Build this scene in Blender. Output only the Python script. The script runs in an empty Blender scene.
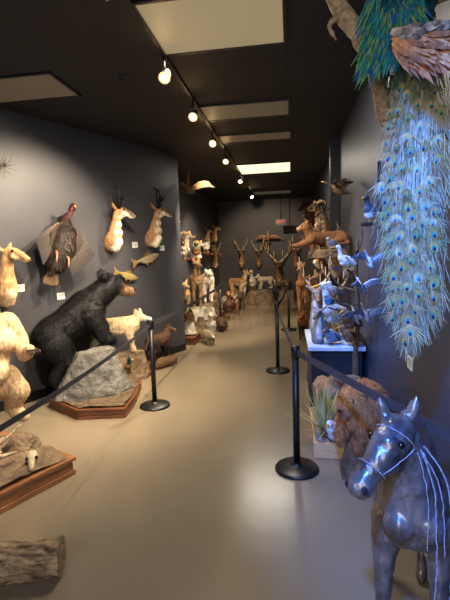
import bpy, bmesh, math, random
import numpy as np
from mathutils import Vector, Matrix, Euler, noise
random.seed(7)
V=Vector
SC=bpy.context.scene
COLL=SC.collection
# ---------------------------------------------------------------- camera
F=430.0; CAMZ=1.55
cam=bpy.data.cameras.new("camera"); cam.sensor_fit='VERTICAL'; cam.sensor_height=36; cam.lens=F/600*36
cam.clip_start=0.05
co=bpy.data.objects.new("camera",cam); COLL.objects.link(co); SC.camera=co
RC=Matrix.Rotation(math.radians(8.75),3,'Z')@Matrix.Rotation(math.radians(90-6.4),3,'X')@Matrix.Rotation(math.radians(-1.9),3,'Z')
co.matrix_world=Matrix.Translation((0,0,CAMZ))@RC.to_4x4()
C0=V((0,0,CAMZ))
def ray(px,py): return RC@V(((px-225)/F,-(py-300)/F,-1))
def at_y(px,py,Y):
    d=ray(px,py); return C0+d*(Y/d.y)
def at_z(px,py,z=0.0):
    d=ray(px,py); return C0+d*((z-CAMZ)/d.z)
def on_plane(px,py,p,n):
    d=ray(px,py); return C0+d*((p-C0).dot(n)/d.dot(n))
# ---------------------------------------------------------------- colour / materials
def lin(c):
    o=[]
    for v in c[:3]:
        v=max(0,v)/255.0
        o.append(v/12.92 if v<=0.04045 else ((v+0.055)/1.055)**2.4)
    return (o[0],o[1],o[2],1.0)
def newmat(name):
    m=bpy.data.materials.new(name); m.use_nodes=True
    nt=m.node_tree; b=nt.nodes["Principled BSDF"]; return m,nt,b
def tex_mat(name,c1,c2,scale=8,rough=0.7,bump=0.2,bscale=None,metal=0,spec=0.5,stretch=(1,1,1),detail=6,rough2=None,bdist=0.01,lo=.3,hi=.7,coat=0):
    m,nt,b=newmat(name)
    tc=nt.nodes.new("ShaderNodeTexCoord"); mp=nt.nodes.new("ShaderNodeMapping"); mp.inputs["Scale"].default_value=stretch
    nt.links.new(tc.outputs["Object"],mp.inputs[0])
    n=nt.nodes.new("ShaderNodeTexNoise"); n.inputs["Scale"].default_value=scale; n.inputs["Detail"].default_value=detail
    nt.links.new(mp.outputs[0],n.inputs["Vector"])
    r=nt.nodes.new("ShaderNodeValToRGB"); r.color_ramp.elements[0].position=lo; r.color_ramp.elements[1].position=hi
    r.color_ramp.elements[0].color=lin(c1); r.color_ramp.elements[1].color=lin(c2)
    nt.links.new(n.outputs[0],r.inputs[0]); nt.links.new(r.outputs[0],b.inputs["Base Color"])
    b.inputs["Roughness"].default_value=rough; b.inputs["Metallic"].default_value=metal
    b.inputs["Specular IOR Level"].default_value=spec
    if coat: b.inputs["Coat Weight"].default_value=coat; b.inputs["Coat Roughness"].default_value=.2
    if rough2 is not None:
        mr=nt.nodes.new("ShaderNodeMapRange"); mr.inputs[3].default_value=rough; mr.inputs[4].default_value=rough2
        nt.links.new(n.outputs[0],mr.inputs[0]); nt.links.new(mr.outputs[0],b.inputs["Roughness"])
    if bump:
        n2=nt.nodes.new("ShaderNodeTexNoise"); n2.inputs["Scale"].default_value=bscale or scale*4; n2.inputs["Detail"].default_value=4
        nt.links.new(mp.outputs[0],n2.inputs["Vector"])
        bp=nt.nodes.new("ShaderNodeBump"); bp.inputs["Strength"].default_value=bump; bp.inputs["Distance"].default_value=bdist
        nt.links.new(n2.outputs[0],bp.inputs["Height"]); nt.links.new(bp.outputs[0],b.inputs["Normal"])
    return m
def vcol_mat(name,rough=0.8,bump=0.5,scale=60,stretch=(1,1,0.25),var=0.45,metal=0,bdist=0.01,spec=0.3,sheen=0.0):
    m,nt,b=newmat(name)
    at=nt.nodes.new("ShaderNodeAttribute"); at.attribute_name="Col"
    tc=nt.nodes.new("ShaderNodeTexCoord"); mp=nt.nodes.new("ShaderNodeMapping"); mp.inputs["Scale"].default_value=stretch
    nt.links.new(tc.outputs["Object"],mp.inputs[0])
    n=nt.nodes.new("ShaderNodeTexNoise"); n.inputs["Scale"].default_value=scale; n.inputs["Detail"].default_value=5
    nt.links.new(mp.outputs[0],n.inputs["Vector"])
    mr=nt.nodes.new("ShaderNodeMapRange"); mr.inputs[1].default_value=0.3; mr.inputs[2].default_value=0.7
    mr.inputs[3].default_value=1-var; mr.inputs[4].default_value=1+var
    nt.links.new(n.outputs[0],mr.inputs[0])
    mx=nt.nodes.new("ShaderNodeVectorMath"); mx.operation='SCALE'
    nt.links.new(at.outputs["Color"],mx.inputs[0]); nt.links.new(mr.outputs[0],mx.inputs["Scale"])
    nt.links.new(mx.outputs[0],b.inputs["Base Color"])
    b.inputs["Roughness"].default_value=rough; b.inputs["Metallic"].default_value=metal; b.inputs["Specular IOR Level"].default_value=spec
    if bump:
        bp=nt.nodes.new("ShaderNodeBump"); bp.inputs["Strength"].default_value=bump; bp.inputs["Distance"].default_value=bdist
        nt.links.new(n.outputs[0],bp.inputs["Height"]); nt.links.new(bp.outputs[0],b.inputs["Normal"])
    return m
def emis_mat(name,col,strength,base=(200,200,190)):
    m,nt,b=newmat(name)
    b.inputs["Base Color"].default_value=lin(base); b.inputs["Emission Color"].default_value=lin(col); b.inputs["Emission Strength"].default_value=strength
    return m
M_FUR=vcol_mat("fur",0.85,0.6,50,(1,1,0.3),0.45,bdist=0.01)
M_BFUR=vcol_mat("black_fur",.6,.8,60,(1,1,.3),.5,bdist=.012,spec=.3)
M_FEATH=vcol_mat("feathers",0.6,0.3,90,(1,1,0.5),0.35,bdist=0.004)
M_HORN=vcol_mat("horn",0.45,0.5,40,(1,1,0.3),0.3,bdist=0.004)
M_SMOOTH=vcol_mat("smooth_skin",0.35,0.2,60,(1,1,1),0.25,bdist=0.003)
M_IRID=vcol_mat("iridescent_feathers",0.5,0.3,90,(1,1,0.4),0.3,metal=0.1,bdist=0.004,spec=0.5)
M_WOODV=vcol_mat("weathered_wood",0.85,0.9,45,(1,1,1),0.45,bdist=0.015)
M_BRONZE=tex_mat("worn_bronze",(60,52,50),(140,128,120),9,0.24,0.5,30,metal=0.4,spec=1.0,bdist=0.008,coat=.4,rough2=.34)
M_EYE=tex_mat("glass_eye",(10,8,6),(26,16,8),20,0.08,0)
M_BLACK=tex_mat("black_powder_coat",(10,10,12),(18,18,20),30,0.4,0.1)
M_BELT=tex_mat("grey_webbing",(44,44,48),(70,70,76),120,0.6,0.4,300)
M_ROCK=tex_mat("grey_rock",(64,62,58),(122,118,110),7,0.85,0.9,22,bdist=0.03)
M_ROCKB=tex_mat("brown_rock",(70,54,40),(130,108,82),7,0.9,0.9,22,bdist=0.03)
M_ROCKW=tex_mat("pale_rock",(120,112,98),(196,188,170),7,0.9,0.8,22,bdist=0.03)
M_OAK=tex_mat("oak_wood",(110,66,36),(156,104,62),6,0.5,0.25,30,stretch=(1,1,8))
M_REDW=tex_mat("stained_wood",(80,44,24),(120,70,42),6,0.4,0.25,30,stretch=(1,1,8))
M_PINE=tex_mat("pine_wood",(206,160,104),(232,192,136),6,0.5,0.2,30,stretch=(1,1,8))
M_SOIL=tex_mat("soil_cover",(56,44,30),(120,98,70),22,0.95,1.0,60,bdist=0.03)
M_CLOTH=tex_mat("table_cover",(150,168,195),(190,204,224),5,0.6,0.1)
M_DARKCLOTH=tex_mat("dark_cloth",(16,16,20),(28,28,34),8,0.9,0.3)
M_CARD=tex_mat("white_card",(205,205,200),(240,240,236),160,0.6,0)
M_LEAF=vcol_mat("leaf_blade",0.55,0.2,30,(1,1,0.2),0.25)
# ---------------------------------------------------------------- object helpers
def root(name,label,cat,loc,heading=0,group=None,scale=1.0,rot=None):
    o=bpy.data.objects.new(name,None); COLL.objects.link(o)
    o.location=loc; o.empty_display_size=0.1
    o.rotation_euler=rot if rot else (0,0,heading)
    o.scale=(scale,)*3 if not isinstance(scale,tuple) else scale
    o["label"]=label; o["category"]=cat
    if group: o["group"]=group
    return o
def link(name,me,parent=None,mat=None,smooth=True,label=None,cat=None,loc=None,group=None,kind=None):
    o=bpy.data.objects.new(name,me); COLL.objects.link(o)
    if mat:
        me.materials.clear(); me.materials.append(mat)
    if smooth and me.polygons: me.polygons.foreach_set("use_smooth",[True]*len(me.polygons))
    if parent: o.parent=parent
    if loc is not None: o.location=loc
    if label: o["label"]=label
    if cat: o["category"]=cat
    if group: o["group"]=group
    if kind: o["kind"]=kind
    return o
class MB:
    def __init__(s): s.v=[];s.f=[];s.c=[]
    def add(s,vs,fs,cols):
        k=len(s.v); s.v+= [tuple(x) for x in vs]; s.f+=[tuple(i+k for i in f) for f in fs]
        if isinstance(cols,tuple): s.c+=[lin(cols)]*len(vs)
        else: s.c+=[lin(c) for c in cols]
    def leaf(s,base,d,n,L,w,c0,c1,bend=0.0,k=5,tip=0.0):
        base=V(base); d=V(d).normalized(); n=V(n); side=d.cross(n)
        if side.length<1e-4: side=d.orthogonal()
        side.normalize(); up=side.cross(d).normalized()
        vs=[];cs=[];fs=[]
        for i in range(k+1):
            t=i/k; wd=w*0.5*(max(0.0,math.sin(math.pi*(0.12+0.80*t)))**0.7)
            if i==k: wd=w*0.5*tip+0.0004
            p=base+d*(L*t)+up*(bend*L*t*t)
            vs+=[p-side*wd,p+side*wd]
            c=tuple(c0[j]*(1-t)+c1[j]*t for j in range(3)); cs+=[c,c]
            if i: a=2*i-2; fs.append((a,a+1,a+3,a+2))
        s.add(vs,fs,cs)
    def tube(s,pts,rad,col,seg=8):
        pts=[V(p) for p in pts]; n=len(pts)
        if not isinstance(rad,(list,tuple)): rad=[rad]*n
        vs=[];fs=[];cs=[]
        ref=None
        for i,p in enumerate(pts):
            d=(pts[min(i+1,n-1)]-pts[max(i-1,0)]).normalized()
            if ref is None: ref=d.orthogonal().normalized()
            ref=(ref-d*ref.dot(d)).normalized(); b=d.cross(ref)
            for j in range(seg):
                a=2*math.pi*j/seg; vs.append(p+(ref*math.cos(a)+b*math.sin(a))*rad[i])
                cs.append(col if isinstance(col,tuple) else col[i])
        for i in range(n-1):
            for j in range(seg):
                a=i*seg+j; b2=i*seg+(j+1)%seg; fs.append((a,b2,b2+seg,a+seg))
        fs.append(tuple(range(seg))[::-1]); fs.append(tuple(range((n-1)*seg,n*seg)))
        s.add(vs,fs,cs)
    def sphere(s,c,r,col,sc=(1,1,1),u=12,w=8):
        c=V(c);vs=[];fs=[]
        for i in range(w+1):
            th=math.pi*i/w
            for j in range(u):
                a=2*math.pi*j/u
                vs.append(c+V((r*sc[0]*math.sin(th)*math.cos(a),r*sc[1]*math.sin(th)*math.sin(a),r*sc[2]*math.cos(th))))
        for i in range(w):
            for j in range(u):
                a=i*u+j;b=i*u+(j+1)%u; fs.append((a,a+u,b+u,b))
        s.add(vs,fs,col)
    def box(s,c,d,col=(128,128,128),R=None):
        vs=[]
        for x in (-1,1):
            for y in (-1,1):
                for z in (-1,1):
                    p=V((x*d[0]/2,y*d[1]/2,z*d[2]/2))
                    if R: p=R@p
                    vs.append(p+V(c))
        s.add(vs,[(0,1,3,2),(4,6,7,5),(0,4,5,1),(2,3,7,6),(0,2,6,4),(1,5,7,3)],col)
    def lathe(s,prof,col=(128,128,128),seg=32,c=(0,0,0)):
        vs=[];fs=[];n=len(prof)
        for r,z in prof:
            for j in range(seg):
                a=2*math.pi*j/seg; vs.append((c[0]+r*math.cos(a),c[1]+r*math.sin(a),c[2]+z))
        for i in range(n-1):
            for j in range(seg):
                a=i*seg+j;b=i*seg+(j+1)%seg; fs.append((a,b,b+seg,a+seg))
        fs.append(tuple(range(seg))[::-1]); fs.append(tuple(range((n-1)*seg,n*seg)))
        s.add(vs,fs,col)
    def prism(s,poly,z0,z1,col=(128,128,128)):
        n=len(poly); vs=[(p[0],p[1],z0) for p in poly]+[(p[0],p[1],z1) for p in poly]
        fs=[tuple(range(n))[::-1],tuple(range(n,2*n))]+[(i,(i+1)%n,(i+1)%n+n,i+n) for i in range(n)]
        s.add(vs,fs,col)
    def mesh(s,name,origin=None):
        me=bpy.data.meshes.new(name)
        vs=s.v if origin is None else [tuple(V(p)-V(origin)) for p in s.v]
        me.from_pydata(vs,[],s.f); me.update()
        a=me.color_attributes.new("Col",'FLOAT_COLOR','POINT')
        a.data.foreach_set("color",np.array(s.c,dtype=np.float32).ravel())
        return me
def bevel(o,w=0.006,seg=2):
    m=o.modifiers.new("bevel",'BEVEL'); m.width=w; m.segments=seg; m.limit_method='ANGLE'; return o
def body_mesh(name,chains,vox=0.02,fur=0.004,freq=18,smooth=4,belly=None,hair=None,flow=(-.8,0,-1),hw=None):
    bm=bmesh.new(); segs=[]
    for pts,col in chains:
        for i,p in enumerate(pts):
            c=V(p[:3]); r=p[3]
            bmesh.ops.create_icosphere(bm,subdivisions=2,radius=r,matrix=Matrix.Translation(c))
            if len(pts)==1: segs.append((c,c,r,r,col))
            if i:
                q=pts[i-1]; a=V(q[:3]); d=c-a
                if d.length>1e-5:
                    rt=d.to_track_quat('Z','Y').to_matrix().to_4x4()
                    bmesh.ops.create_cone(bm,cap_ends=True,segments=14,radius1=q[3],radius2=r,depth=d.length,matrix=Matrix.Translation((a+c)/2)@rt)
                segs.append((a,c,q[3],r,col))
    me=bpy.data.meshes.new("tmp"); bm.to_mesh(me); bm.free()
    ob=bpy.data.objects.new("tmp",me); COLL.objects.link(ob)
    r=ob.modifiers.new("r",'REMESH'); r.mode='VOXEL'; r.voxel_size=vox
    if smooth:
        s=ob.modifiers.new("s",'SMOOTH'); s.factor=0.5; s.iterations=smooth
    bpy.context.view_layer.update()
    dg=bpy.context.evaluated_depsgraph_get()
    out=bpy.data.meshes.new_from_object(ob.evaluated_get(dg))
    bpy.data.objects.remove(ob); bpy.data.meshes.remove(me)
    out.name=name
    n=len(out.vertices)
    co_=np.empty(n*3,dtype=np.float32); out.vertices.foreach_get("co",co_); co_=co_.reshape(-1,3)
    no=np.empty(n*3,dtype=np.float32); out.vertices.foreach_get("normal",no); no=no.reshape(-1,3)
    acc=np.zeros((n,3)); wt=np.zeros((n,1))
    ref=vox*1.1
    for a,c,r1,r2,col in segs:
        a=np.array(a);c=np.array(c);ab=c-a;L=(ab**2).sum()
        t=np.clip(((co_-a)@ab)/L,0,1) if L>1e-9 else np.zeros(n)
        d=np.linalg.norm(co_-(a+t[:,None]*ab),axis=1)-(r1+(r2-r1)*t)
        w=np.exp(-np.clip(d,-0.05,1)/ref)[:,None]+1e-9
        acc+=w*np.array(lin(col)[:3]); wt+=w
    col=acc/wt
    if belly is not None:
        bcol,thr=belly
        k=np.clip((-no[:,2]-thr)/0.25,0,1)[:,None]
        col=col*(1-k)+np.array(lin(bcol)[:3])*k
    if fur:
        disp=np.array([noise.noise(V((float(p[0])*freq*1.3,float(p[1])*freq*1.3,float(p[2])*freq*0.7)))+0.6*noise.noise(V((float(p[0])*freq*3,float(p[1])*freq*3,float(p[2])*freq*1.5))) for p in co_])
        co_=co_+no*(disp*fur)[:,None]
    if not hair:
        out.vertices.foreach_set("co",co_.astype(np.float32).ravel())
        at=out.color_attributes.new("Col",'FLOAT_COLOR','POINT')
        at.data.foreach_set("color",np.concatenate([col,np.ones((n,1))],axis=1).astype(np.float32).ravel())
        out.update(); return out
    cnt,hl=hair; hw=hw or hl*.10
    rs=np.random.RandomState(n%1000+5)
    idx=rs.randint(0,n,cnt)
    p=co_[idx]+rs.uniform(-.5,.5,(cnt,3))*vox; nn=no[idx]
    fl=np.array(flow,dtype=float)+rs.uniform(-.35,.35,(cnt,3))
    fl-=nn*(fl*nn).sum(1)[:,None]; fl/=np.linalg.norm(fl,axis=1)[:,None]+1e-6
    d=fl*.9+nn*rs.uniform(.15,.45,(cnt,1)); d/=np.linalg.norm(d,axis=1)[:,None]
    sd=np.cross(d,nn); sd/=np.linalg.norm(sd,axis=1)[:,None]+1e-6
    L=hl*rs.uniform(.6,1.25,(cnt,1)); p=p-nn*vox*.3
    mid=p+d*L*.5; tip=p+d*L-nn*L*.12
    hv=np.stack([p-sd*hw*.5,p+sd*hw*.5,mid-sd*hw*.35,mid+sd*hw*.35,tip],axis=1).reshape(-1,3)
    hc=col[idx]*rs.uniform(.6,1.45,(cnt,1)); hc=np.repeat(hc,5,axis=0)
    faces=[tuple(f.vertices) for f in out.polygons]
    for i in range(cnt):
        b=n+5*i; faces.append((b,b+1,b+3,b+2)); faces.append((b+2,b+3,b+4))
    me2=bpy.data.meshes.new(name); me2.from_pydata(np.concatenate([co_,hv]).tolist(),[],faces); me2.update()
    at=me2.color_attributes.new("Col",'FLOAT_COLOR','POINT')
    cc=np.concatenate([col,hc]); at.data.foreach_set("color",np.concatenate([cc,np.ones((len(cc),1))],axis=1).astype(np.float32).ravel())
    bpy.data.meshes.remove(out)
    return me2
def mir(ch): return [(p[0],-p[1],p[2],p[3]) for p in ch]
def both(pts,col): return [(pts,col),(mir(pts),col)]
def eyes(par,p,r):
    for s in (1,-1):
        m=MB(); m.sphere((0,0,0),r,(10,10,10)); link("eye",m.mesh("eye"),par,M_EYE,loc=(p[0],s*p[1],p[2]))
def nose(par,p,r):
    m=MB(); m.sphere((0,0,0),r,(12,10,10),sc=(0.8,1.2,0.8)); link("nose",m.mesh("nose"),par,M_EYE,loc=p)
# ---- quadruped
def quad(name,label,cat,loc,heading,H=0.6,L=0.7,cb=(150,120,90),cl=None,ch=None,belly=None,neck=(0.18,0.25),headdir=(1,0,-0.15),hl=0.22,chest=0.15,leg=0.028,ear=0.06,tail=0.3,tailc=None,vox=None,scale=1,muzzle=None,yaw=0.0,legc=None,mat=None,fur=0.005,group=None,hair=(2600,.028)):
    cl=cl or cb; ch=ch or cb; muzzle=muzzle or ch; legc=legc or cb
    R=root(name,label,cat,loc,heading,scale=scale,group=group)
    h=H
    c=[]
    zt=h-chest
    c.append(([(-L*0.5,0,zt+0.01,chest*0.82),(-L*0.2,0,zt,chest*0.85),(L*0.12,0,zt-0.01,chest*0.98),(L*0.42,0,zt,chest*0.95)],cb))
    c+=both([(-L*0.48,chest*.5,zt,chest*.62),(-L*0.46+.09*h,chest*.6,h*.46,leg*2.0),(-L*.5-.07*h,chest*.55,h*.25,leg*1.1),(-L*.5-.02*h,chest*.55,leg*1.3,leg*.9),(-L*.5+.05*h,chest*.55,leg,leg*.95)],legc)
    c+=both([(L*0.4,chest*.5,zt,chest*.6),(L*0.4-.04*h,chest*.6,h*.46,leg*1.7),(L*.42,chest*.55,h*.25,leg*1.05),(L*.42,chest*.55,leg*1.3,leg*.85),(L*.42+.05*h,chest*.55,leg,leg*.95)],legc)
    nx=L*.42+neck[0]; nz=zt+neck[1]
    c.append(([(L*.42,0,zt+.02,chest*.8),((L*.42+nx)/2,0,(zt+nz)/2+.02,chest*.55),(nx,0,nz,chest*.45)],cl))
    hd=V(headdir).normalized(); hd=Matrix.Rotation(yaw,3,'Z')@hd
    hp=V((nx,0,nz)); m1=hp+hd*hl*.55; m2=hp+hd*hl
    hr=hl*.30
    c.append(([(*hp,hr),(*(hp+hd*hl*.3),hr*.85)],ch)); c.append(([(*m1,hr*.55),(*m2,hr*.4)],muzzle))
    sd=V((0,1,0)); sd=Matrix.Rotation(yaw,3,'Z')@sd
    for s in (1,-1):
        b=hp+sd*s*hr*.75+V((0,0,hr*.6)); e=b+sd*s*ear*.35+V((-.2*ear,0,ear))
        c.append(([(*b,ear*.36),(*((b+e)/2),ear*.3),(*e,ear*.1)],ch))
    if tail:
        c.append(([(-L*.5-chest*.6,0,zt+.04,chest*.25),(-L*.5-chest*.6-tail*.4,0,zt-tail*.4,chest*.3),(-L*.5-chest*.6-tail*.5,0,zt-tail,chest*.12)],tailc or cb))
    me=body_mesh("body",c,vox or max(.009,leg*.5),fur,belly=belly,hair=hair)
    link("body",me,R,mat or M_FUR)
    for s in (1,-1):
        p=hp+hd*hl*.32+sd*s*hr*.78+V((0,0,hr*.3))
        m=MB(); m.sphere((0,0,0),hr*.17,(10,10,10)); link("eye",m.mesh("eye"),R,M_EYE,loc=p)
    nose(R,m2+hd*hr*.32,hr*.2)
    return R,hp,hd,hr
def horns(par,base,pts,col=(30,26,24),r=0.014,name="horn"):
    for s in (1,-1):
        m=MB(); ps=[V((base[0]+p[0],s*(base[1]+p[1]),base[2]+p[2])) for p in pts]; n=len(ps)
        m.tube(ps,[r*(1-.85*i/(n-1)) for i in range(n)],col,8)
        link(name,m.mesh(name),par,M_HORN)
def shoulder_mount(label,loc,heading,scale=1.0,kind="prong",cb=(176,124,74),throat=(226,212,188),face=(120,84,54),name="shoulder_mount",yaw=0.35,group="wall trophies"):
    R=root(name,label,"taxidermy mount",loc,heading,group=group,scale=scale)
    cy,sy=math.cos(yaw),math.sin(yaw)
    def P(x,y,z,r):
        return (0.17+ (x-0.17)*cy-y*sy,(x-0.17)*sy+y*cy,z,r)
    c=[([(0.02,0,-.08,.115),(0.07,0,-.02,.12),(0.11,0,.06,.095)],cb),([(0.11,0,.10,.085),(0.145,0,.22,.064),P(.17,0,.33,.052)],cb)]
    c.append(([(0.10,0,-.13,.07),(0.165,0,-.06,.06)],throat))
    if kind in("prong","ante"):
        c.append(([(.17,-.02,.06,.045),(.175,.02,.06,.045)],throat)); c.append(([(.185,-.015,.17,.034),(.185,.015,.17,.034)],throat))
        c.append(([P(.20,0,.27,.032),P(.24,0,.285,.03)],throat))
    c.append(([P(.18,0,.35,.052),P(.24,0,.352,.05)],cb))
    c.append(([P(.26,0,.355,.040),P(.33,0,.325,.034),P(.385,0,.285,.026),P(.40,0,.275,.025)],face))
    c.append(([P(.255,.032,.31,.028),P(.30,.02,.295,.02)],throat)); c.append(([P(.255,-.032,.31,.028),P(.30,-.02,.295,.02)],throat))
    c.append(([P(.38,0,.262,.016),P(.33,0,.275,.02)],throat))
    for s in (1,-1): c.append(([P(.15,s*.055,.38,.02),P(.13,s*.10,.415,.024),P(.12,s*.14,.455,.006)],cb))
    link("body",body_mesh("body",c,.010,.002,hair=(2000,.018)),R,M_FUR)
    for s in (1,-1):
        p=P(.262,s*.043,.366,0); m=MB(); m.sphere((0,0,0),.014,(10,10,10)); link("eye",m.mesh("eye"),R,M_EYE,loc=p[:3])
    p=P(.422,0,.27,0); m=MB(); m.sphere((0,0,0),.014,(12,10,10),sc=(.7,1.2,.8)); link("nose",m.mesh("nose"),R,M_EYE,loc=p[:3])
    def hornset(pts,col,r,nm):
        for s in (1,-1):
            m=MB(); ps=[]
            for q in pts: 
                g=P(.19+q[0],s*q[1],.39+q[2],0); ps.append(g[:3])
            n=len(ps); m.tube(ps,[r*(1-.8*i/(n-1)) for i in range(n)],col,8)
            link(nm,m.mesh(nm),R,M_HORN)
    if kind=="prong":
        for s in (1,-1):
            m=MB()
            m.tube([P(.2,s*.03,.38,0)[:3],P(.205,s*.05,.47,0)[:3],P(.21,s*.08,.56,0)[:3],P(.20,s*.085,.63,0)[:3],P(.165,s*.06,.68,0)[:3],P(.13,s*.04,.675,0)[:3]],[.026,.025,.018,.013,.008,.002],(18,16,16),8)
            m.tube([P(.21,s*.055,.49,0)[:3],P(.26,s*.065,.53,0)[:3],P(.275,s*.07,.57,0)[:3]],[.017,.013,.003],(18,16,16),6)
            link("horn",m.mesh("horn"),R,M_HORN)
    elif kind=="deer" or kind=="elk":
        k=1.0 if kind=="deer" else 1.7
        for s in (1,-1):
            m=MB(); pts=[]
            for i in range(9):
                t=i/8; pts.append(V(P(.18-.10*k*math.sin(t*2.4)+.12*k*t*t,s*(.03+.19*k*math.sin(t*1.9)),.40+.33*k*t,0)[:3]))
            m.tube(pts,[.016*(k**.5)*(1.1-.85*i/8) for i in range(9)],(186,158,118),7)
            for i in (1,3,4,6):
                L=.14*k; p=pts[i]; m.tube([p,p+V((.4*L,0,.4*L)),p+V((.5*L,0,L))],[.011*k**.5,.008*k**.5,.002],(196,170,130),6)
            link("antler",m.mesh("antler"),R,M_HORN)
    elif kind=="ram":
        hornset([(0,.03,0),(-.04,.09,.05),(-.11,.15,.03),(-.14,.18,-.06),(-.09,.2,-.13),(0,.2,-.13),(.05,.22,-.07)],(170,140,98),.038,"horn")
    elif kind=="ante":
        hornset([(0,.025,0),(-.03,.05,.07),(-.02,.07,.13),(-.04,.045,.19),(-.02,.04,.23)],(34,28,24),.019,"horn")
    return R
# ---- birds
def wing(R,side,root_p,span,chord,up=0.3,sweep=0.1,c0=(120,90,60),c1=(50,40,34),c2=(170,140,100)):
    m=MB(); n=16
    arm=[]
    for i in range(n+1):
        t=i/n; arm.append(V((root_p[0]-sweep*span*t*t+0.12*span*math.sin(math.pi*t),side*(root_p[1]+span*t*0.86),root_p[2]+up*span*math.sin(t*1.3))))
    nn=V((0,side*-up,1)).normalized()
    for i in range(n+1):
        t=i/n; ang=t**1.5*1.25
        d=V((-math.cos(ang),side*math.sin(ang),0.15*up*math.sin(ang)))
        m.leaf(arm[i]+V((0,0,-.002*i)),d,nn,chord*(.75+.55*t),chord*.2,c0 if i%2 else c2,c1,-.06)
    for i in range(n):
        t=i/n; ang=t**1.5*1.0; d=V((-math.cos(ang),side*math.sin(ang),0))
        m.leaf(arm[i]+V((0.01,0,.006)),d,nn,chord*.45,chord*.2,c2,c0,-.05)
    m.tube([a for a in arm[::4]],[chord*.10,chord*.09,chord*.07,chord*.05,chord*.02],c2,8)
    link("wing",m.mesh("wing"),R,M_FEATH)
def bird(name,label,loc,heading,scale=1.0,cb=(120,90,60),ch=None,cw=None,cbelly=None,pose="stand",beak=(200,150,60),neck=0.1,legs=0.1,tail=.16,up=.5,group="mounted birds",rot=None,beakl=.05,tw=.035,cat="bird"):
    ch=ch or cb; cw=cw or cb; cbelly=cbelly or cb
    R=root(name,label,cat,loc,heading,group=group,scale=scale,rot=rot)
    z=legs+.075 if pose=="stand" else 0
    tilt=.05 if pose=="stand" else 0.0
    c=[([(-.11,0,z-tilt,.035),(-.04,0,z-.01,.066),(.04,0,z+.015,.07),(.09,0,z+tilt*.8,.05)],cb),([(-.02,0,z-.035,.045),(.06,0,z-.02,.052)],cbelly),
       ([(.09,0,z+.05*1,.04),(.11,0,z+.05+neck*.5,.026),(.12,0,z+.05+neck,.026)],ch),([(.13,0,z+.06+neck,.032),(.15,0,z+.06+neck,.026)],ch)]
    if pose=="fly":
        c[2]=([(.09,0,.01,.04),(.13+neck*.5,0,.02,.028),(.15+neck,0,.03,.026)],ch); c[3]=([(.16+neck,0,.03,.032)],ch)
        hx,hz=.16+neck,.03
    else: hx,hz=.14,z+.06+neck
    link("body",body_mesh("body",c,.009,.002,hair=(900,.022),hw=.009,flow=(-1,0,-.3)),R,M_FEATH)
    m=MB(); m.tube([(hx+.02,0,hz),(hx+.03+beakl*.6,0,hz-.006),(hx+.03+beakl,0,hz-.014)],[.014,.008,.002],beak,7); link("beak",m.mesh("beak"),R,M_HORN)
    for s in (1,-1):
        m=MB(); m.sphere((0,0,0),.005,(5,5,5)); link("eye",m.mesh("eye"),R,M_EYE,loc=(hx+.005,s*.027,hz+.008))
    m=MB()
    for i in range(9):
        a=(i-4)/4*(.28 if pose=="stand" else .6)
        m.leaf((-.10,0,z-tilt+.002*i),V((-math.cos(a),math.sin(a),-.35 if pose=="stand" else 0)),(0,0,1),tail,tw,cb,cw)
    link("tail",m.mesh("tail"),R,M_FEATH)
    if pose=="fly":
        for s in (1,-1): wing(R,s,(.05,.03,.02),.42,.17,up,c0=cb,c1=cw,c2=ch)
    else:
        for s in (1,-1):
            m=MB()
            for j in range(10):
                t=j/9; m.leaf((.06-.06*t,s*(.062+.012*math.sin(3*t)),z+.05-.07*t),V((-1,s*-.12,-.28-.1*t)),(0,s,.3),.15-.03*t,.04,cw,cb,0)
            link("wing",m.mesh("wing"),R,M_FEATH)
            m=MB(); m.tube([(.01,s*.03,z-.05),(.0,s*.03,legs*.5),(.01,s*.03,0.004)],[.012,.006,.005],beak,6)
            for a in (-.5,0,.5): m.tube([(.01,s*.03,.005),(.01+.035*math.cos(a),s*.03+.035*math.sin(a),.004)],[.005,.002],beak,5)
            link("leg",m.mesh("leg"),R,M_HORN)
    return R
def fish(label,loc,heading,scale=1.0,cb=(120,110,50),cbelly=(210,190,130),rot=None):
    R=root("fish_mount",label,"fish",loc,heading,group="wall fish",scale=scale,rot=rot)
    c=[([(-.22,0,.02,.014),(-.1,0,.01,.034),(0.02,0,0,.05),(.12,0,0,.045),(.19,0,.0,.025),(.215,0,-.005,.014)],cb),([(-.1,0,-.01,.026),(.02,0,-.022,.036),(.12,0,-.018,.033)],cbelly)]
    me=body_mesh("body",c,.008,0.0)
    for v in me.vertices: v.co.y*=.6
    link("body",me,R,M_SMOOTH)
    def fin(nm,pts,col):
        m=MB(); n=len(pts); m.add([(p[0],-.002,p[1]) for p in pts]+[(p[0],.002,p[1]) for p in pts],[tuple(range(n)),tuple(range(2*n-1,n-1,-1))]+[(i,i+n,(i+1)%n+n,(i+1)%n) for i in range(n)],col)
        link(nm,m.mesh(nm),R,M_SMOOTH,smooth=False)
    fin("tail_fin",[(-.2,.03),(-.31,.09),(-.28,.02),(-.31,-.05),(-.2,.0)],(120,96,60))
    fin("dorsal_fin",[(.08,.035),(.05,.10),(-.03,.085),(-.09,.035)],(110,88,50))
    fin("pelvic_fin",[(.0,-.04),(-.03,-.09),(-.06,-.04)],(160,110,60))
    fin("pectoral_fin",[(.11,-.03),(.06,-.085),(.06,-.03)],(160,110,60))
    for s in (1,-1):
        m=MB(); m.sphere((0,0,0),.007,(5,5,5)); link("eye",m.mesh("eye"),R,M_EYE,loc=(.175,s*.014,.01))
    return R
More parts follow.
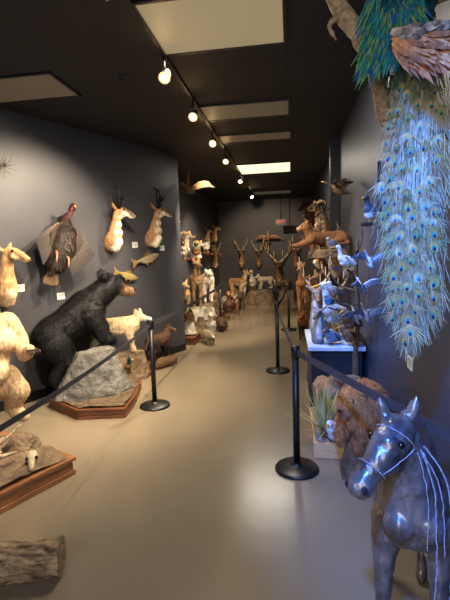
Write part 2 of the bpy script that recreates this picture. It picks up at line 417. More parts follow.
# ---- rocks, bases
def rock(name,label,loc,dims,seed=0,mat=None,taper=.5,sub=3,amp=.04,rotz=0,cat="rock",group=None,lean=(0,0),smooth=False):
    rn=random.Random(seed); bm=bmesh.new()
    for i in range(26):
        z=rn.random(); a=rn.random()*6.283; k=(1-(1-taper)*z)*(.8+.2*rn.random())
        bm.verts.new((math.cos(a)*dims[0]/2*k+lean[0]*z,math.sin(a)*dims[1]/2*k+lean[1]*z,z*dims[2]))
    for i in range(7):
        a=i/7*6.283; bm.verts.new((math.cos(a)*dims[0]/2,math.sin(a)*dims[1]/2,0)); bm.verts.new((math.cos(a)*dims[0]/2*taper*.8+lean[0],math.sin(a)*dims[1]/2*taper*.8+lean[1],dims[2]*.97))
    bmesh.ops.convex_hull(bm,input=bm.verts)
    for v in [v for v in bm.verts if not v.link_faces]: bm.verts.remove(v)
    bmesh.ops.triangulate(bm,faces=bm.faces)
    for _ in range(sub): bmesh.ops.subdivide_edges(bm,edges=bm.edges,cuts=1,use_grid_fill=True)
    bm.normal_update()
    for v in bm.verts:
        p=v.co+V((seed*3.1,0,0)); d=noise.noise(p*5)*amp*.7+noise.noise(p*14)*amp*.5+abs(noise.noise(p*30))*amp*.25
        if v.co.z>0.004: v.co+=v.normal*d; v.co.z=max(v.co.z,.001)
    me=bpy.data.meshes.new(name); bm.to_mesh(me); bm.free()
    o=link(name,me,None,mat or M_ROCK,smooth,label,cat,loc,group); o.rotation_euler=(0,0,rotz); return o
def display_base(name,label,poly,h,mat=M_OAK,soil=M_SOIL,ridge=.04,seed=0,group=None):
    n=len(poly); cx=sum(p[0] for p in poly)/n; cy=sum(p[1] for p in poly)/n
    R=root(name,label,"display base",(cx,cy,0),group=group)
    P=[(p[0]-cx,p[1]-cy) for p in poly]
    m=MB(); m.prism(P,0.0,h*.28); m.prism([(x*.985,y*.985) for x,y in P],h*.28,h*.8); m.prism([(x*1.01,y*1.01) for x,y in P],h*.8,h)
    bevel(link("plinth",m.mesh("plinth"),R,mat,smooth=False),.004)
    bm=bmesh.new(); q=[(x*.95,y*.95) for x,y in P]
    vs=[bm.verts.new((x,y,h)) for x,y in q]; f=bm.faces.new(vs); bmesh.ops.triangulate(bm,faces=[f])
    for _ in range(5): bmesh.ops.subdivide_edges(bm,edges=bm.edges,cuts=1,use_grid_fill=True)
    for v in bm.verts:
        edge=max(0,1-max(abs(v.co.x)/max(abs(a[0]) for a in q),abs(v.co.y)/max(abs(a[1]) for a in q)))
        v.co.z+= .002+ridge*min(1,edge*5)*(0.55+.6*noise.noise(v.co*6+V((seed,0,0)))+.3*noise.noise(v.co*22))
    me=bpy.data.meshes.new("ground_cover"); bm.to_mesh(me); bm.free(); link("ground_cover",me,R,soil)
    return R
def card(loc,n,w=.10,h=.075,heading=0):
    R=root("label_card","small white printed label card fixed to dark wall","label",loc,heading,group="white label cards")
    m=MB(); m.box((0,0,0),(.004,w,h)); link("card",m.mesh("card"),R,M_CARD,smooth=False)
    m=MB()
    for k in range(4): m.box((.0025,0,.022-.014*k),(.001,w*(.75 if k!=3 else .4),.004))
    link("printed_lines",m.mesh("printed_lines"),R,M_DARKCLOTH,smooth=False)
# ================================================================ ROOM
CH=3.05
RX=0.68
A0=at_z(0,108,CH); A1=at_z(177,155,CH)
A0=V((A0.x,A0.y,0)); A1=V((A1.x,A1.y,0))
U=(A1-A0).normalized(); N=V((U.y,-U.x,0))
HW=math.atan2(N.y,N.x)
M_WALL=tex_mat("charcoal_paint",(57,57,62),(64,64,69),3,0.5,0.15,140,bdist=0.002)
M_WALLR=tex_mat("grey_paint",(58,62,74),(66,70,84),3,0.45,0.15,140,bdist=0.002)
M_FLOOR=tex_mat("polished_concrete",(126,113,93),(133,120,99),1.6,0.19,0.22,6,rough2=0.25,bdist=0.005,detail=10,spec=.65,lo=.2,hi=.8)
def ceil_mat():
    m,nt,b=newmat("black_ceiling_tiles")
    tc=nt.nodes.new("ShaderNodeTexCoord"); br=nt.nodes.new("ShaderNodeTexBrick")
    br.offset=0; br.inputs["Scale"].default_value=1.0; br.inputs["Mortar Size"].default_value=0.012
    br.inputs["Brick Width"].default_value=1.2; br.inputs["Row Height"].default_value=0.6
    br.inputs["Color1"].default_value=lin((23,22,25)); br.inputs["Color2"].default_value=lin((33,32,35)); br.inputs["Mortar"].default_value=lin((11,11,12))
    nt.links.new(tc.outputs["Object"],br.inputs["Vector"]); nt.links.new(br.outputs[0],b.inputs["Base Color"]); b.inputs["Roughness"].default_value=.7
    return m
def struct(name,me,mat,label=None):
    o=link(name,me,None,mat,smooth=False); o["kind"]="structure"
    if label: o["label"]=label
    return o
def wallbox(name,a,b,th,mat,z1=CH,side=1):
    a=V(a);b=V(b);u=(b-a).normalized();n=V((u.y,-u.x,0))*-side*th
    m=MB(); m.prism([(a.x,a.y),(b.x,b.y),(b.x+n.x,b.y+n.y),(a.x+n.x,a.y+n.y)],0,z1); return struct(name,m.mesh(name),mat)
m=MB(); m.box((-2,6.5,-.05),(9,17,.1)); struct("floor",m.mesh("floor"),M_FLOOR)
m=MB(); m.box((-2,7,CH+.05),(9,16,.1)); struct("ceiling",m.mesh("ceiling"),ceil_mat())
AS=A0-U*4.5
wallbox("wall_left",AS,A1,.14,M_WALL)
XB=-2.15
wallbox("wall_left_rear",V((XB,A1.y+.12,0)),V((XB,13,0)),.12,M_WALL)
m=MB(); m.box((RX+.06,6,CH/2),(.12,14,CH)); struct("wall_right",m.mesh("wall_right"),M_WALLR)
M_WBACK=tex_mat("dark_brown_paint",(46,40,40),(54,48,46),3,0.6,0.1,140,bdist=0.002)
m=MB(); m.box((-1,13.06,CH/2),(4.5,.12,CH)); struct("wall_back",m.mesh("wall_back"),M_WBACK)
m=MB(); m.box((RX-.06,6.25,CH/2),(.118,.14,CH)); struct("trim_1",m.mesh("trim_1"),M_BLACK)
m=MB(); m.box((RX-.008,3.1,.05),(.016,6.1,.1)); struct("baseboard_right",m.mesh("b"),M_BLACK)
m=MB(); 
c=(A0+A1)/2-U*1.0+N*.007; m.box((0,0,0),((A1-A0).length+2,.014,.1)); o=struct("baseboard_left",m.mesh("b"),M_BLACK); o.location=(c.x,c.y,.05); o.rotation_euler=(0,0,math.atan2(U.y,U.x))
# ceiling panels
M_P1=emis_mat("unlit_diffuser_added_glow",(206,186,142),.36,(160,148,120)); M_P2=emis_mat("off_diffuser_added_glow",(130,122,98),.15,(120,114,94)); M_P3=emis_mat("lit_diffuser",(255,244,200),1.3)  # weak glow added to the unlit panels; only the lit one is a lamp
M_P4=emis_mat("brown_diffuser_added_glow",(130,112,90),.16,(116,104,86))  # unlit brown panel, faint emission added to lift its tone
def panel(x0,x1,y0,y1,mat,lab):
    R=root("ceiling_light_panel",lab,"ceiling light",((x0+x1)/2,(y0+y1)/2,CH),group="ceiling light panels")
    w=x1-x0;d=y1-y0
    m=MB()
    for sx in (-1,1): m.box((sx*(w/2-.012),0,-.008),(.024,d,.015)); m.box((0,sx*(d/2-.012),-.008),(w-.05,.024,.015))
    link("frame",m.mesh("frame"),R,M_BLACK,smooth=False)
    m=MB(); m.box((0,0,-.006),(w-.05,d-.05,.006)); link("diffuser",m.mesh("diffuser"),R,mat,smooth=False)
q=at_z(163,55,CH); q2=at_z(287,40,CH)
panel(q.x,q2.x+.0,q.y-.72,q.y,M_P1,"unlit beige ceiling light diffuser in black tile ceiling")
q=at_z(200,107,CH); q2=at_z(290,98,CH); qa=at_z(291,114,CH)
panel(-1.0,.03,q2.y,qa.y,M_P2,"dim grey ceiling light diffuser in black ceiling")
q=at_z(243,167,CH); q2=at_z(293,162,CH); qa=at_z(293,170,CH)
panel(-.95,.05,q2.y-.1,qa.y+.1,M_P3,"lit bright ceiling light panel in black ceiling")
q=at_z(255,193,CH); panel(-.95,.05,q.y-.3,q.y+.3,M_P2,"dim ceiling light panel near the corridor end")
panel(-.95,.05,5.7,6.1,M_P4,"dark unlit ceiling panel in black ceiling")
q=at_z(82,95,CH); panel(q.x-1.25,q.x,q.y-.55,q.y,M_P4,"brownish unlit ceiling panel above grey wall")
q=at_z(123,76,CH); R=root("fire_sprinkler","small ceiling fire sprinkler head on black ceiling","sprinkler",(q.x,q.y,CH))
m=MB(); m.lathe([(.035,0),(.035,-.006),(.012,-.012),(.010,-.035),(.02,-.038),(.02,-.042)]); link("sprinkler_head",m.mesh("s"),R,M_BLACK)
# track
TX=at_z(172,66,CH).x
R=root("lighting_track","long black lighting track on the ceiling","lighting track",(TX,6.3,CH)); m=MB(); m.box((0,0,-.015),(.035,10.2,.03)); link("rail",m.mesh("rail"),R,M_BLACK,smooth=False)
M_BULB=emis_mat("warm_bulb",(255,206,140),60)
WARM=(1,.81,.58)
def track_head(px,py,target,power,col=WARM,ang=75,blend=.6,face=None,soft=.03):
    z=CH-.17; p=at_z(px,py,z); p=V((TX,p.y if py else px,z))
    R=root("track_spotlight","black track spotlight with glowing warm bulb","spotlight",p,group="ceiling track spotlights")
    m=MB(); m.tube([(0,0,.14),(0,0,.03)],[.009,.009],(20,20,20)); link("stem",m.mesh("stem"),R,M_BLACK)
    d=(V(target)-p).normalized()
    fd=(V(face)-p).normalized() if face else d
    rt=fd.to_track_quat('-Z','Y').to_matrix().to_4x4()
    m=MB(); m.lathe([(.012,.095),(.034,.085),(.042,.03),(.05,-.03),(.046,-.031),(.038,-.012),(.03,.0)],seg=20)
    h=link("housing",m.mesh("housing"),R,M_BLACK); h.rotation_euler=rt.to_euler()
    m=MB(); m.sphere((0,0,-.022),.024,(255,255,255)); b=link("bulb",m.mesh("bulb"),R,M_BULB); b.rotation_euler=rt.to_euler()
    l=bpy.data.lights.new("spot",'SPOT'); l.energy=power; l.color=col; l.spot_size=math.radians(ang); l.spot_blend=blend; l.shadow_soft_size=soft
    lo=bpy.data.objects.new("spot_lamp",l); COLL.objects.link(lo); lo.parent=R; lo.location=d*.08; lo.rotation_euler=d.to_track_quat('-Z','Y').to_euler()
track_head(172,76,(-2.3,4.4,.9),360,ang=95,face=(-.6,.4,.4))
track_head(195,116,(-2.6,4.2,1.3),350,ang=90,face=(-1.0,1.0,.2))
track_head(214,143,(-1.9,4.6,.5),300,ang=80,face=(-.9,1.5,.4))
track_head(4.3,0,(.5,4.6,1.3),210,ang=52,face=(-.7,.4,.4))  # extra head added to brighten the cougar ledge
track_head(227,161,(-1.9,8.0,.8),480,ang=85,face=(-.9,3,.4))
track_head(240,181,(.6,9.2,1.2),340,ang=60,face=(-.6,5,.4))
track_head(2.2,0,(-2.9,3.2,1.0),290,ang=100)
track_head(9.9,0,(-.6,12.8,1.2),280,ang=75)
track_head(10.8,0,(.3,9.0,1.0),70,ang=60,soft=.12)  # extra soft head added to lay a highlight streak on the floor
track_head(8.4,0,(-2.0,9.6,.9),320,ang=80)
# ================================================================ STANCHIONS
def stanchion(px,py,lab,r=.155):
    p=at_z(px,py,0); R=root("stanchion_post",lab,"stanchion",(p.x,p.y,0),group="retractable belt stanchions")
    m=MB(); m.lathe([(r,0),(r,.012),(r*.93,.022),(r*.35,.036),(.03,.042),(.03,.05)]); link("base",m.mesh("base"),R,M_BLACK)
    m=MB(); m.lathe([(.024,.04),(.024,.82)],seg=24); link("pole",m.mesh("pole"),R,M_BLACK)
    m=MB(); m.lathe([(.024,.80),(.031,.805),(.032,.885),(.028,.893),(.012,.896)],seg=24); link("belt_head",m.mesh("belt_head"),R,M_BLACK)
    return R,p
def belt(R,p,q,sag=.05,w=.05,z=.845,z2=None):
    z2=z if z2 is None else z2
    d=V((q.x-p.x,q.y-p.y,0)); L=d.length; d.normalize(); m=MB(); n=14; vs=[];fs=[]
    s=V((d.y,-d.x,0))*.0012
    for i in range(n+1):
        t=i/n; x=.034+(L-.068)*t; zz=z+(z2-z)*t-sag*4*t*(1-t)
        c=d*x
        for sg in (1,-1):
            for k in (1,-1): vs.append((c.x+sg*s.x,c.y+sg*s.y,zz+k*w/2))
        if i:
            a=4*(i-1);b=4*i
            fs+=[(a,a+1,b+1,b),(a+2,b+2,b+3,a+3),(a,b,b+2,a+2),(a+1,a+3,b+3,b+1)]
    m.add(vs,fs,(30,30,32)); link("belt",m.mesh("belt"),R,M_BELT,smooth=False)
S1,p1=stanchion(297,469,"black belt stanchion with round base beside planter box")
S2,p2=stanchion(278,371,"black belt stanchion further along the corridor")
S3,p3=stanchion(155,406,"black belt stanchion beside black bear display base")
S4,p4=stanchion(221,327,"black belt stanchion beside rear exhibit platform")
S5,p6=stanchion(289,330,"distant black belt stanchion by the exhibits")
belt(S1,p1,V((RX+.012,1.40,0)),.0,w=.045,z=.85,z2=.83); belt(S2,p2,p1,.03); belt(S5,p6,p2,.03)
p7=V((-1.22,1.12,0))
belt(S3,p3,p7,.04,w=.03); belt(S4,p4,p3,.03)
R=root("stanchion_post","black belt stanchion beside log on the floor","stanchion",p7,group="retractable belt stanchions")
for ch in list(S1.children):
    if ch.name.startswith("belt") and not ch.name.startswith("belt_head"): continue
    c2=ch.copy(); c2.parent=R; COLL.objects.link(c2)
# ================================================================ LEFT EXHIBITS
def uv(o,a,b):
    p=V(o)+U*a+N*b; return (p.x,p.y)
c1=at_z(76,474,0)
poly=[uv(c1,0,0),uv(c1,0,-.95),uv(c1,-1.7,-.95),uv(c1,-1.7,0)]
display_base("exhibit_platform","wooden edged platform covered in earth and bones",poly,.13,M_OAK,M_ROCKB,.05,3)
pb=at_y(-7,395,3.15); pb.z=.17
R=root("tan_bear","lean smooth tan bear standing upright with dark claws","bear",pb,math.radians(-25),scale=1.06)
cr=(190,160,122); cr2=(204,178,142)
ch=[([(-.10,0,.30,.17),(-.06,0,.46,.165),(-.03,0,.64,.18),(-.03,0,.78,.15)],cr),([(.06,.08,.66,.11),(.06,-.08,.66,.11)],cr2),([(.04,0,.44,.12)],cr2),
    ([(.0,0,.86,.11),(.05,-.03,.93,.105)],cr),([(.13,-.05,.91,.072),(.19,-.07,.89,.055),(.23,-.08,.88,.044)],(172,142,106))]
ch+=[([(.02,.06,1.02,.03),(.01,.07,1.045,.022)],(150,122,90)),([(.02,-.12,1.02,.03),(.01,-.13,1.045,.022)],(150,122,90))]
ch+=both([(-.02,.17,.78,.10),(.04,.23,.64,.075),(.13,.21,.53,.054),(.23,.18,.56,.048),(.29,.16,.60,.044)],cr)
ch+=both([(-.05,.12,.32,.14),(.07,.16,.24,.10),(-.0,.15,.10,.066),(.07,.15,.05,.056),(.15,.15,.045,.05)],(172,144,110))
link("body",body_mesh("body",ch,.012,.004,12,2,hair=(20000,.016),flow=(-.3,0,-1)),R,M_FUR); 
for s in (1,-1):
    m=MB(); m.sphere((0,0,0),.012,(5,5,5)); link("eye",m.mesh("eye"),R,M_EYE,loc=(.135,-.04+s*.055,.95))
    m=MB()
    for k in range(5): 
        y=s*.16+(k-2)*.02; m.tube([(.32,y,.605),(.36,y,.595),(.38,y,.555)],[.008,.006,.001],(40,30,22),6)
    link("claw_set",m.mesh("claws"),R,M_HORN)
nose(R,(.275,-.09,.885),.018)
def driftwood(name,label,loc,pts,rad,col,heading=0,cat="driftwood",branches=()):
    R=root(name,label,cat,loc,heading); m=MB()
    def dense(pts,rad,n=6):
        o=[];r=[];P=[V(p) for p in pts]
        for i in range(len(P)-1):
            p0=P[max(i-1,0)];p1_=P[i];p2_=P[i+1];p3_=P[min(i+2,len(P)-1)]
            for k in range(n):
                t=k/n
                p=.5*((2*p1_)+(p2_-p0)*t+(2*p0-5*p1_+4*p2_-p3_)*t*t+(3*p1_-p0-3*p2_+p3_)*t**3)
                o.append(p+V((noise.noise(p*9),noise.noise(p*9+V((5,0,0))),noise.noise(p*9+V((0,7,0)))))*rad[i]*.35); r.append((rad[i]*(1-t)+rad[i+1]*t)*(1+.28*noise.noise(p*23)))
        o.append(P[-1]); r.append(rad[-1]); return o,r
    a,b=dense(pts,rad); m.tube(a,b,col,12)
    for bp,br in branches:
        a,b=dense(bp,br,4); m.tube(a,b,col,8)
    me=m.mesh("wood")
    for v in me.vertices:
        v.co+=v.normal*(noise.noise(v.co*70)*.12+noise.noise(v.co*28)*.15)*max(rad)
    link("wood",me,R,M_WOODV); return R
d0=V((*uv(c1,-.40,-.36),.20))
driftwood("driftwood_root","pale twisted driftwood roots lying on platform",d0,[(-.28,-.1,.02),(-.1,0,.05),(.05,.05,.04),(.2,.18,.03)],[.03,.028,.022,.01],(180,158,126),math.atan2(U.y,U.x),branches=[([(-.1,0,.05),(0,-.1,.04),(.12,-.12,.03)],[.02,.015,.007]),([(.05,.05,.04),(.16,0,.12),(.22,-.02,.17)],[.018,.012,.005])])
driftwood("shed_antler","pale shed antler with curved tines on platform",V((*uv(c1,-.66,-.18),.19)),[(-.2,0,.0),(-.05,.03,.05),(.1,0,.10),(.22,-.08,.12)],[.018,.016,.012,.005],(206,184,146),math.atan2(U.y,U.x)+.3,cat="antler",branches=[([(-.05,.03,.05),(-.02,-.06,.14),(.02,-.08,.19)],[.013,.009,.003]),([(.1,0,.10),(.1,-.08,.18),(.13,-.1,.23)],[.012,.008,.003])])
rock("rock","small brown stone on earth covered platform",(*uv(c1,-1.0,-.2),.14),(.3,.24,.13),5,M_ROCKB,.6)
rock("rock","flat brown stone beside driftwood roots",(*uv(c1,-.12,-.45),.15),(.26,.3,.10),6,M_ROCKB,.7)
R=root("animal_skull","pale animal skull with dark eye sockets on platform","skull",(*uv(c1,-.25,-.12),.16),math.radians(-60),scale=.9)
link("cranium",body_mesh("cr",[([(-.05,0,.04,.045),(0,0,.04,.04)],(190,172,140)),([(.05,0,.025,.028),(.12,0,.012,.016)],(176,156,124))],.008,.001),R,M_SMOOTH)
for s in (1,-1): m=MB(); m.sphere((0,0,0),.014,(20,15,12)); link("eye_socket",m.mesh("e"),R,M_DARKCLOTH,loc=(.015,s*.032,.05))
# log
lg=at_z(0,592,0); lg2=at_z(60,578,0)
R=root("bark_log","rough weathered brown log lying on concrete floor","log",(lg.x,lg.y,0))
m=MB(); A=V((-.5,-.06,.09)); B=V((lg2.x-lg.x,lg2.y-lg.y+.03,.085)); n=60; pts=[];rr=[];cc=[]
for i in range(n+1):
    t=i/n; p=A.lerp(B,t); pts.append(p+V((0,0,.01*noise.noise(p*8)))); rr.append(.088*(1+.16*noise.noise(p*22))); cc.append((118,90,62) if i<n else (170,140,100))
m.tube(pts,rr,cc,48)
me=m.mesh("bark"); ax=(B-A).normalized()
for v in me.vertices:
    t=(v.co-A).dot(ax); c_=A+ax*t; rd=(v.co-c_)
    an=math.atan2(rd.z,rd.dot(V((-ax.y,ax.x,0))))
    k=abs(noise.noise(V((t*5,an*3.2,0))))*.38+noise.noise(V((t*14,an*7,3)))*.16
    if rd.length>1e-4: v.co-=rd*k*.75
    v.co.z=max(.002,v.co.z)
link("bark",me,R,tex_mat("bark",(84,62,44),(206,174,132),9,.95,1.0,26,stretch=(1,4,4),bdist=.02),smooth=False)
# black bear exhibit
q=[at_z(x,y,0) for x,y in ((50,408),(78,420),(126,418),(136,404),(142,388))]
poly=[(p.x,p.y) for p in q]
e=q[-1]; poly+=[(e.x-.35,e.y+.12),(q[0].x-.06,q[0].y+.42)]
display_base("exhibit_platform","dark stained wooden plinth under grey rock and bear",poly,.10,M_REDW,M_SOIL,.03,8)
rk=at_y(94,405,4.14)
rock("granite_rock","large angular grey granite rock the black bear climbs on",(rk.x+.0,rk.y+.0,.11),(.84,.44,.47),17,M_ROCK,.55,3,.022,rotz=.5,lean=(.06,.03))
bl=V((-2.50,4.28,.09)); bh=math.radians(33)
R=root("black_bear","thick furred black bear standing with forepaw on grey rock","bear",bl,bh,scale=1.0)
K=(13,12,13)
ch=[([(-.06,0,.62,.205),(.08,0,.70,.20),(.22,0,.81,.205),(.34,0,.92,.195)],K),([(.44,0,1.01,.15),(.52,0,1.08,.138),(.57,0,1.12,.132)],K),([(.64,0,1.11,.092),(.68,0,1.09,.072)],K),([(.71,0,1.075,.060),(.77,0,1.055,.053),(.81,0,1.045,.046)],(130,98,66))]
ch+=both([(.52,.105,1.235,.046),(.51,.115,1.27,.036)],K)
ch+=both([(-.04,.12,.54,.17),(.06,.15,.38,.115),(-.06,.15,.20,.075),(.0,.15,.06,.062),(.09,.15,.05,.058)],K)
ch+=[([(.34,.13,.84,.125),(.42,.16,.70,.088),(.45,.15,.58,.07),(.52,.14,.535,.056)],K),([(.34,-.13,.84,.125),(.42,-.17,.70,.088),(.46,-.19,.58,.07),(.53,-.19,.54,.056)],K)]
link("body",body_mesh("body",ch,.013,.011,12,3,hair=(32000,.06)),R,M_BFUR)
eyes(R,(.675,.064,1.155),.013); nose(R,(.85,0,1.055),.024)
rock("brown_rock","brown rock ledge behind the bear",(-2.08,4.98,0),(.74,.36,.36),21,M_ROCKB,.9,3,.015,rotz=.7)
quad("lynx","cream furred lynx walking on brown rock ledge","lynx",(-2.14,4.94,.37),math.radians(22),H=.44,L=.48,cb=(196,172,132),ch=(206,182,142),belly=((232,216,186),.2),neck=(.10,.09),hl=.16,chest=.115,leg=.028,ear=.08,tail=.1,muzzle=(232,220,196),yaw=-.5,hair=(8000,.035))
bird("pheasant","brown ring-necked pheasant standing beside grey rock",(e.x-.16,e.y-.1,.12),math.radians(-30),.8,(104,74,44),(30,60,50),(90,60,36),tail=.18,tw=.02)
fx=at_z(160,368,0)
driftwood("fallen_log","short brown log on floor beneath marten",(fx.x+.02,fx.y,.07),[(-.2,0,0),(0,0,0),(.22,0,.01)],[.07,.075,.06],(96,70,46),math.radians(50))
quad("fisher_marten","dark brown fisher marten standing on a short log","marten",(fx.x+.0,fx.y+.02,.145),math.radians(70),H=.34,L=.34,cb=(84,58,40),belly=((120,96,70),.5),neck=(.08,.12),hl=.13,chest=.09,leg=.022,ear=.045,tail=.2,tailc=(50,36,28),legc=(46,32,24),yaw=-1.6,muzzle=(110,84,62),hair=(4500,.035))
# ================================================================ LEFT WALL MOUNTS
def wallA(px,py,off=.0): 
    p=on_plane(px,py,A0+N*off,N); return p
p=wallA(2,288,.02); shoulder_mount("tan antelope shoulder mount with pale neck on charcoal wall",p,HW-.1,1.0,"none",(186,148,102),(210,180,140),(166,132,94),yaw=.5)
p=wallA(110,238,.02); shoulder_mount("pronghorn shoulder mount with black horns",p,HW,.93,"prong",(168,124,82),(236,224,200),(70,50,38),yaw=.75)
p=wallA(150,235,.02); shoulder_mount("pronghorn shoulder mount with pale throat beside wall end",p,HW,.93,"prong",(166,126,86),(236,226,200),(84,60,44),yaw=.45)
p=wallA(62,238,.19)
R=root("hanging_turkey","dark bronze wild turkey hanging with drooping wings","bird",p,HW,rot=(math.radians(-22),0,HW-.2),scale=1.15)
DK=(40,30,24)
ch=[([(0,-.02,.16,.055),(0,0,.05,.11),(0,.02,-.10,.135),(0,.02,-.24,.10),(0,.0,-.34,.04)],DK),([(0.0,-.02,.18,.036),(.01,-.0,.26,.02),(.02,.0,.31,.019)],(70,40,36)),([(.035,.0,.33,.024)],(110,50,46))]
link("body",body_mesh("body",ch,.012,.006,hair=(6000,.05),hw=.016,flow=(0,0,-1)),R,M_FEATH)
m=MB(); m.tube([(.05,0,.33),(.075,0,.32),(.085,0,.305)],[.012,.008,.002],(190,150,90)); link("beak",m.mesh("beak"),R,M_HORN)
for s in (1,-1):
    m=MB(); op=1.25 if s>0 else .6
    for i in range(19):
        t=i/18; m.leaf((.03+.002*i,s*(.08+.03*t),.12-.20*t),V((.2,s*(.85-.65*t)*op,-.75-.4*t)),(1,0,0),.33-.08*t,.042,(50,38,30) if i%2 else (104,86,64),(24,18,16),0)
    for i in range(13):
        t=i/12; m.leaf((.06,s*(.06+.03*t),.13-.18*t),V((.1,s*(.7-.55*t)*op,-.75-.4*t)),(1,0,0),.17,.04,(84,58,38) if i%2 else (56,40,30),(38,28,22),0)
    link("wing",m.mesh("wing"),R,M_FEATH)
m=MB()
for i in range(13):
    a=(i-6)/6*.38+.1; m.leaf((.01+.002*i,0,-.30),V((0,math.sin(a),-math.cos(a))),(1,0,0),.17,.045,(50,38,30),(110,84,58),0)
link("tail",m.mesh("tail"),R,M_FEATH)
for s in (1,-1):
    m=MB(); m.tube([(.09,s*.05,-.16),(.15,s*.06,-.20),(.19,s*.06,-.27)],[.02,.010,.006],(150,104,84),6); link("leg",m.mesh("leg"),R,M_HORN)
HU=math.atan2(U.y,U.x)
p=wallA(148,259,.05); fish("slender silver brown trout mounted on charcoal wall",p,HU,1.05,(126,112,84),(216,200,164),rot=(0,math.radians(-14),HU))
p=wallA(128,276,.05); fish("small pale green bass mounted on charcoal wall",p,HU,.85,(120,108,60),(200,184,130),rot=(0,math.radians(14),HU))
p=at_y(190,190,A1.y-.1)
bird("flying_pheasant","golden brown pheasant mounted in flight at wall end",p,0,.72,(120,84,50),(140,102,64),(70,50,34),pose="fly",tail=.3,up=.9,tw=.03,rot=(math.radians(20),math.radians(-30),math.radians(150)))
for x,y in ((20,288),(61,296),(135,245),(162,248),(2,322)):
    card(wallA(x,y,.003),N,heading=HW)
p=wallA(4,165,.03); R=root("dried_twigs","thin dried twigs fixed on grey wall","twigs",p,HW); m=MB()
for i in range(9):
    a=i/9*6.28; m.tube([(0,0,0),(.03,.06*math.cos(a),.06*math.sin(a)),(.04,.13*math.cos(a+.3),.13*math.sin(a+.3))],[.004,.003,.001],(90,76,60),5)
link("twigs",m.mesh("tw"),R,M_WOODV)
# ================================================================ REAR LEFT SECTION
y0=A1.y+.35
poly=[(XB+.03,y0),(-1.6,y0),(-1.58,12.0),(XB+.03,12.0)]
display_base("exhibit_platform","long low dark platform with rocks and animals",poly,.14,M_REDW,M_ROCKB,.02,12)
for i,(x,y,dx,dz) in enumerate(((-1.74,y0+.15,.28,.20),(-1.72,y0+1.02,.22,.16),(-1.74,y0+2.2,.24,.2),(-1.72,y0+3.35,.24,.24),(-1.72,y0+4.2,.28,.22))):
    rock("display_rock","pale rough rock on rear exhibit platform",(x,y,.17),(dx,dx*.9,dz),40+i,M_ROCKW if i%2==0 else M_ROCKB,.6,2,.02,group="rocks on rear platform")
quad("coyote","tan grey coyote standing on rear platform","coyote",(-1.90,y0+.55,.43),math.radians(-75),H=.5,L=.38,cb=(170,138,98),belly=((220,200,166),.3),neck=(.08,.16),hl=.17,chest=.1,leg=.022,ear=.08,tail=.16,yaw=.5)
rock("tall_rock","tall brown rock pedestal on rear platform",(-1.90,y0+.55,.18),(.42,.56,.25),61,M_ROCKB,.95,2,.008)
quad("whitetail_doe","brown whitetail doe standing among exhibits","deer",(-1.90,y0+1.6,.43),math.radians(-75),H=.72,L=.45,cb=(140,104,70),belly=((225,205,175),.3),neck=(.12,.30),hl=.2,chest=.12,leg=.022,ear=.1,tail=.12,yaw=.4)
rock("tall_rock","pale rock ledge on rear platform",(-1.90,y0+1.6,.18),(.44,.72,.25),62,M_ROCKW,.95,2,.008)
R,hp,hd,hr=quad("mountain_goat","white mountain goat with short dark horns","goat",(-1.90,y0+2.75,.42),math.radians(-75),H=.66,L=.5,cb=(216,204,184),neck=(.12,.16),hl=.22,chest=.14,leg=.035,ear=.06,tail=.08,yaw=.3,fur=.010,hair=(5000,.05))
horns(R,(hp.x,.025,hp.z+.05),[(0,0,0),(-.02,.01,.09),(-.07,.015,.16)],r=.016)
rock("tall_rock","brown rock ledge under white goat",(-1.90,y0+2.75,.18),(.44,.76,.23),63,M_ROCKB,.95,2,.008)
quad("bobcat","spotted brown bobcat on rear platform","bobcat",(-1.94,y0+3.75,.175),math.radians(-85),H=.42,L=.36,cb=(140,108,76),neck=(.07,.10),hl=.13,chest=.1,leg=.022,ear=.06,tail=.1)
quad("badger","small grey brown badger on floor by platform","badger",(-1.40,y0+.1,0),math.radians(-60),H=.24,L=.3,cb=(132,116,94),neck=(.06,.02),hl=.12,chest=.085,leg=.02,ear=.03,tail=.08,muzzle=(210,200,180))
quad("porcupine","dark brown shaggy porcupine on floor by platform","porcupine",(-1.36,y0+1.3,0),math.radians(-80),H=.26,L=.26,cb=(84,66,50),neck=(.05,.0),hl=.10,chest=.10,leg=.022,ear=.02,tail=.10,hair=(3500,.05))
bird("wild_duck","brown duck standing on pale rock",(-1.74,y0+.15,.36),math.radians(-60),1.1,(110,80,52),(30,70,50),(150,130,100),legs=.04,neck=.06,tail=.1)
bird("white_goose","white goose standing beside rear platform",(-1.44,y0+.62,.0),math.radians(-80),1.4,(206,198,180),cw=(70,66,60),legs=.08,neck=.10,beak=(190,130,70))
bird("wild_turkey","dark bronze turkey standing beside rear platform",(-1.40,y0+2.6,.0),math.radians(-80),1.8,(74,54,40),(120,70,60),(110,84,60),legs=.10,neck=.12,tail=.14,tw=.05)
quad("grey_fox","grey and rust fox standing beside rear platform","fox",(-1.36,y0+3.5,0),math.radians(-85),H=.42,L=.32,cb=(150,128,104),neck=(.07,.10),hl=.13,chest=.085,leg=.018,ear=.07,tail=.2,legc=(130,84,54))
quad("javelina","dark grey javelina standing beside rear platform","javelina",(-1.34,y0+4.4,0),math.radians(-85),H=.5,L=.4,cb=(92,80,68),neck=(.10,.03),hl=.22,chest=.14,leg=.024,ear=.05,tail=.05)
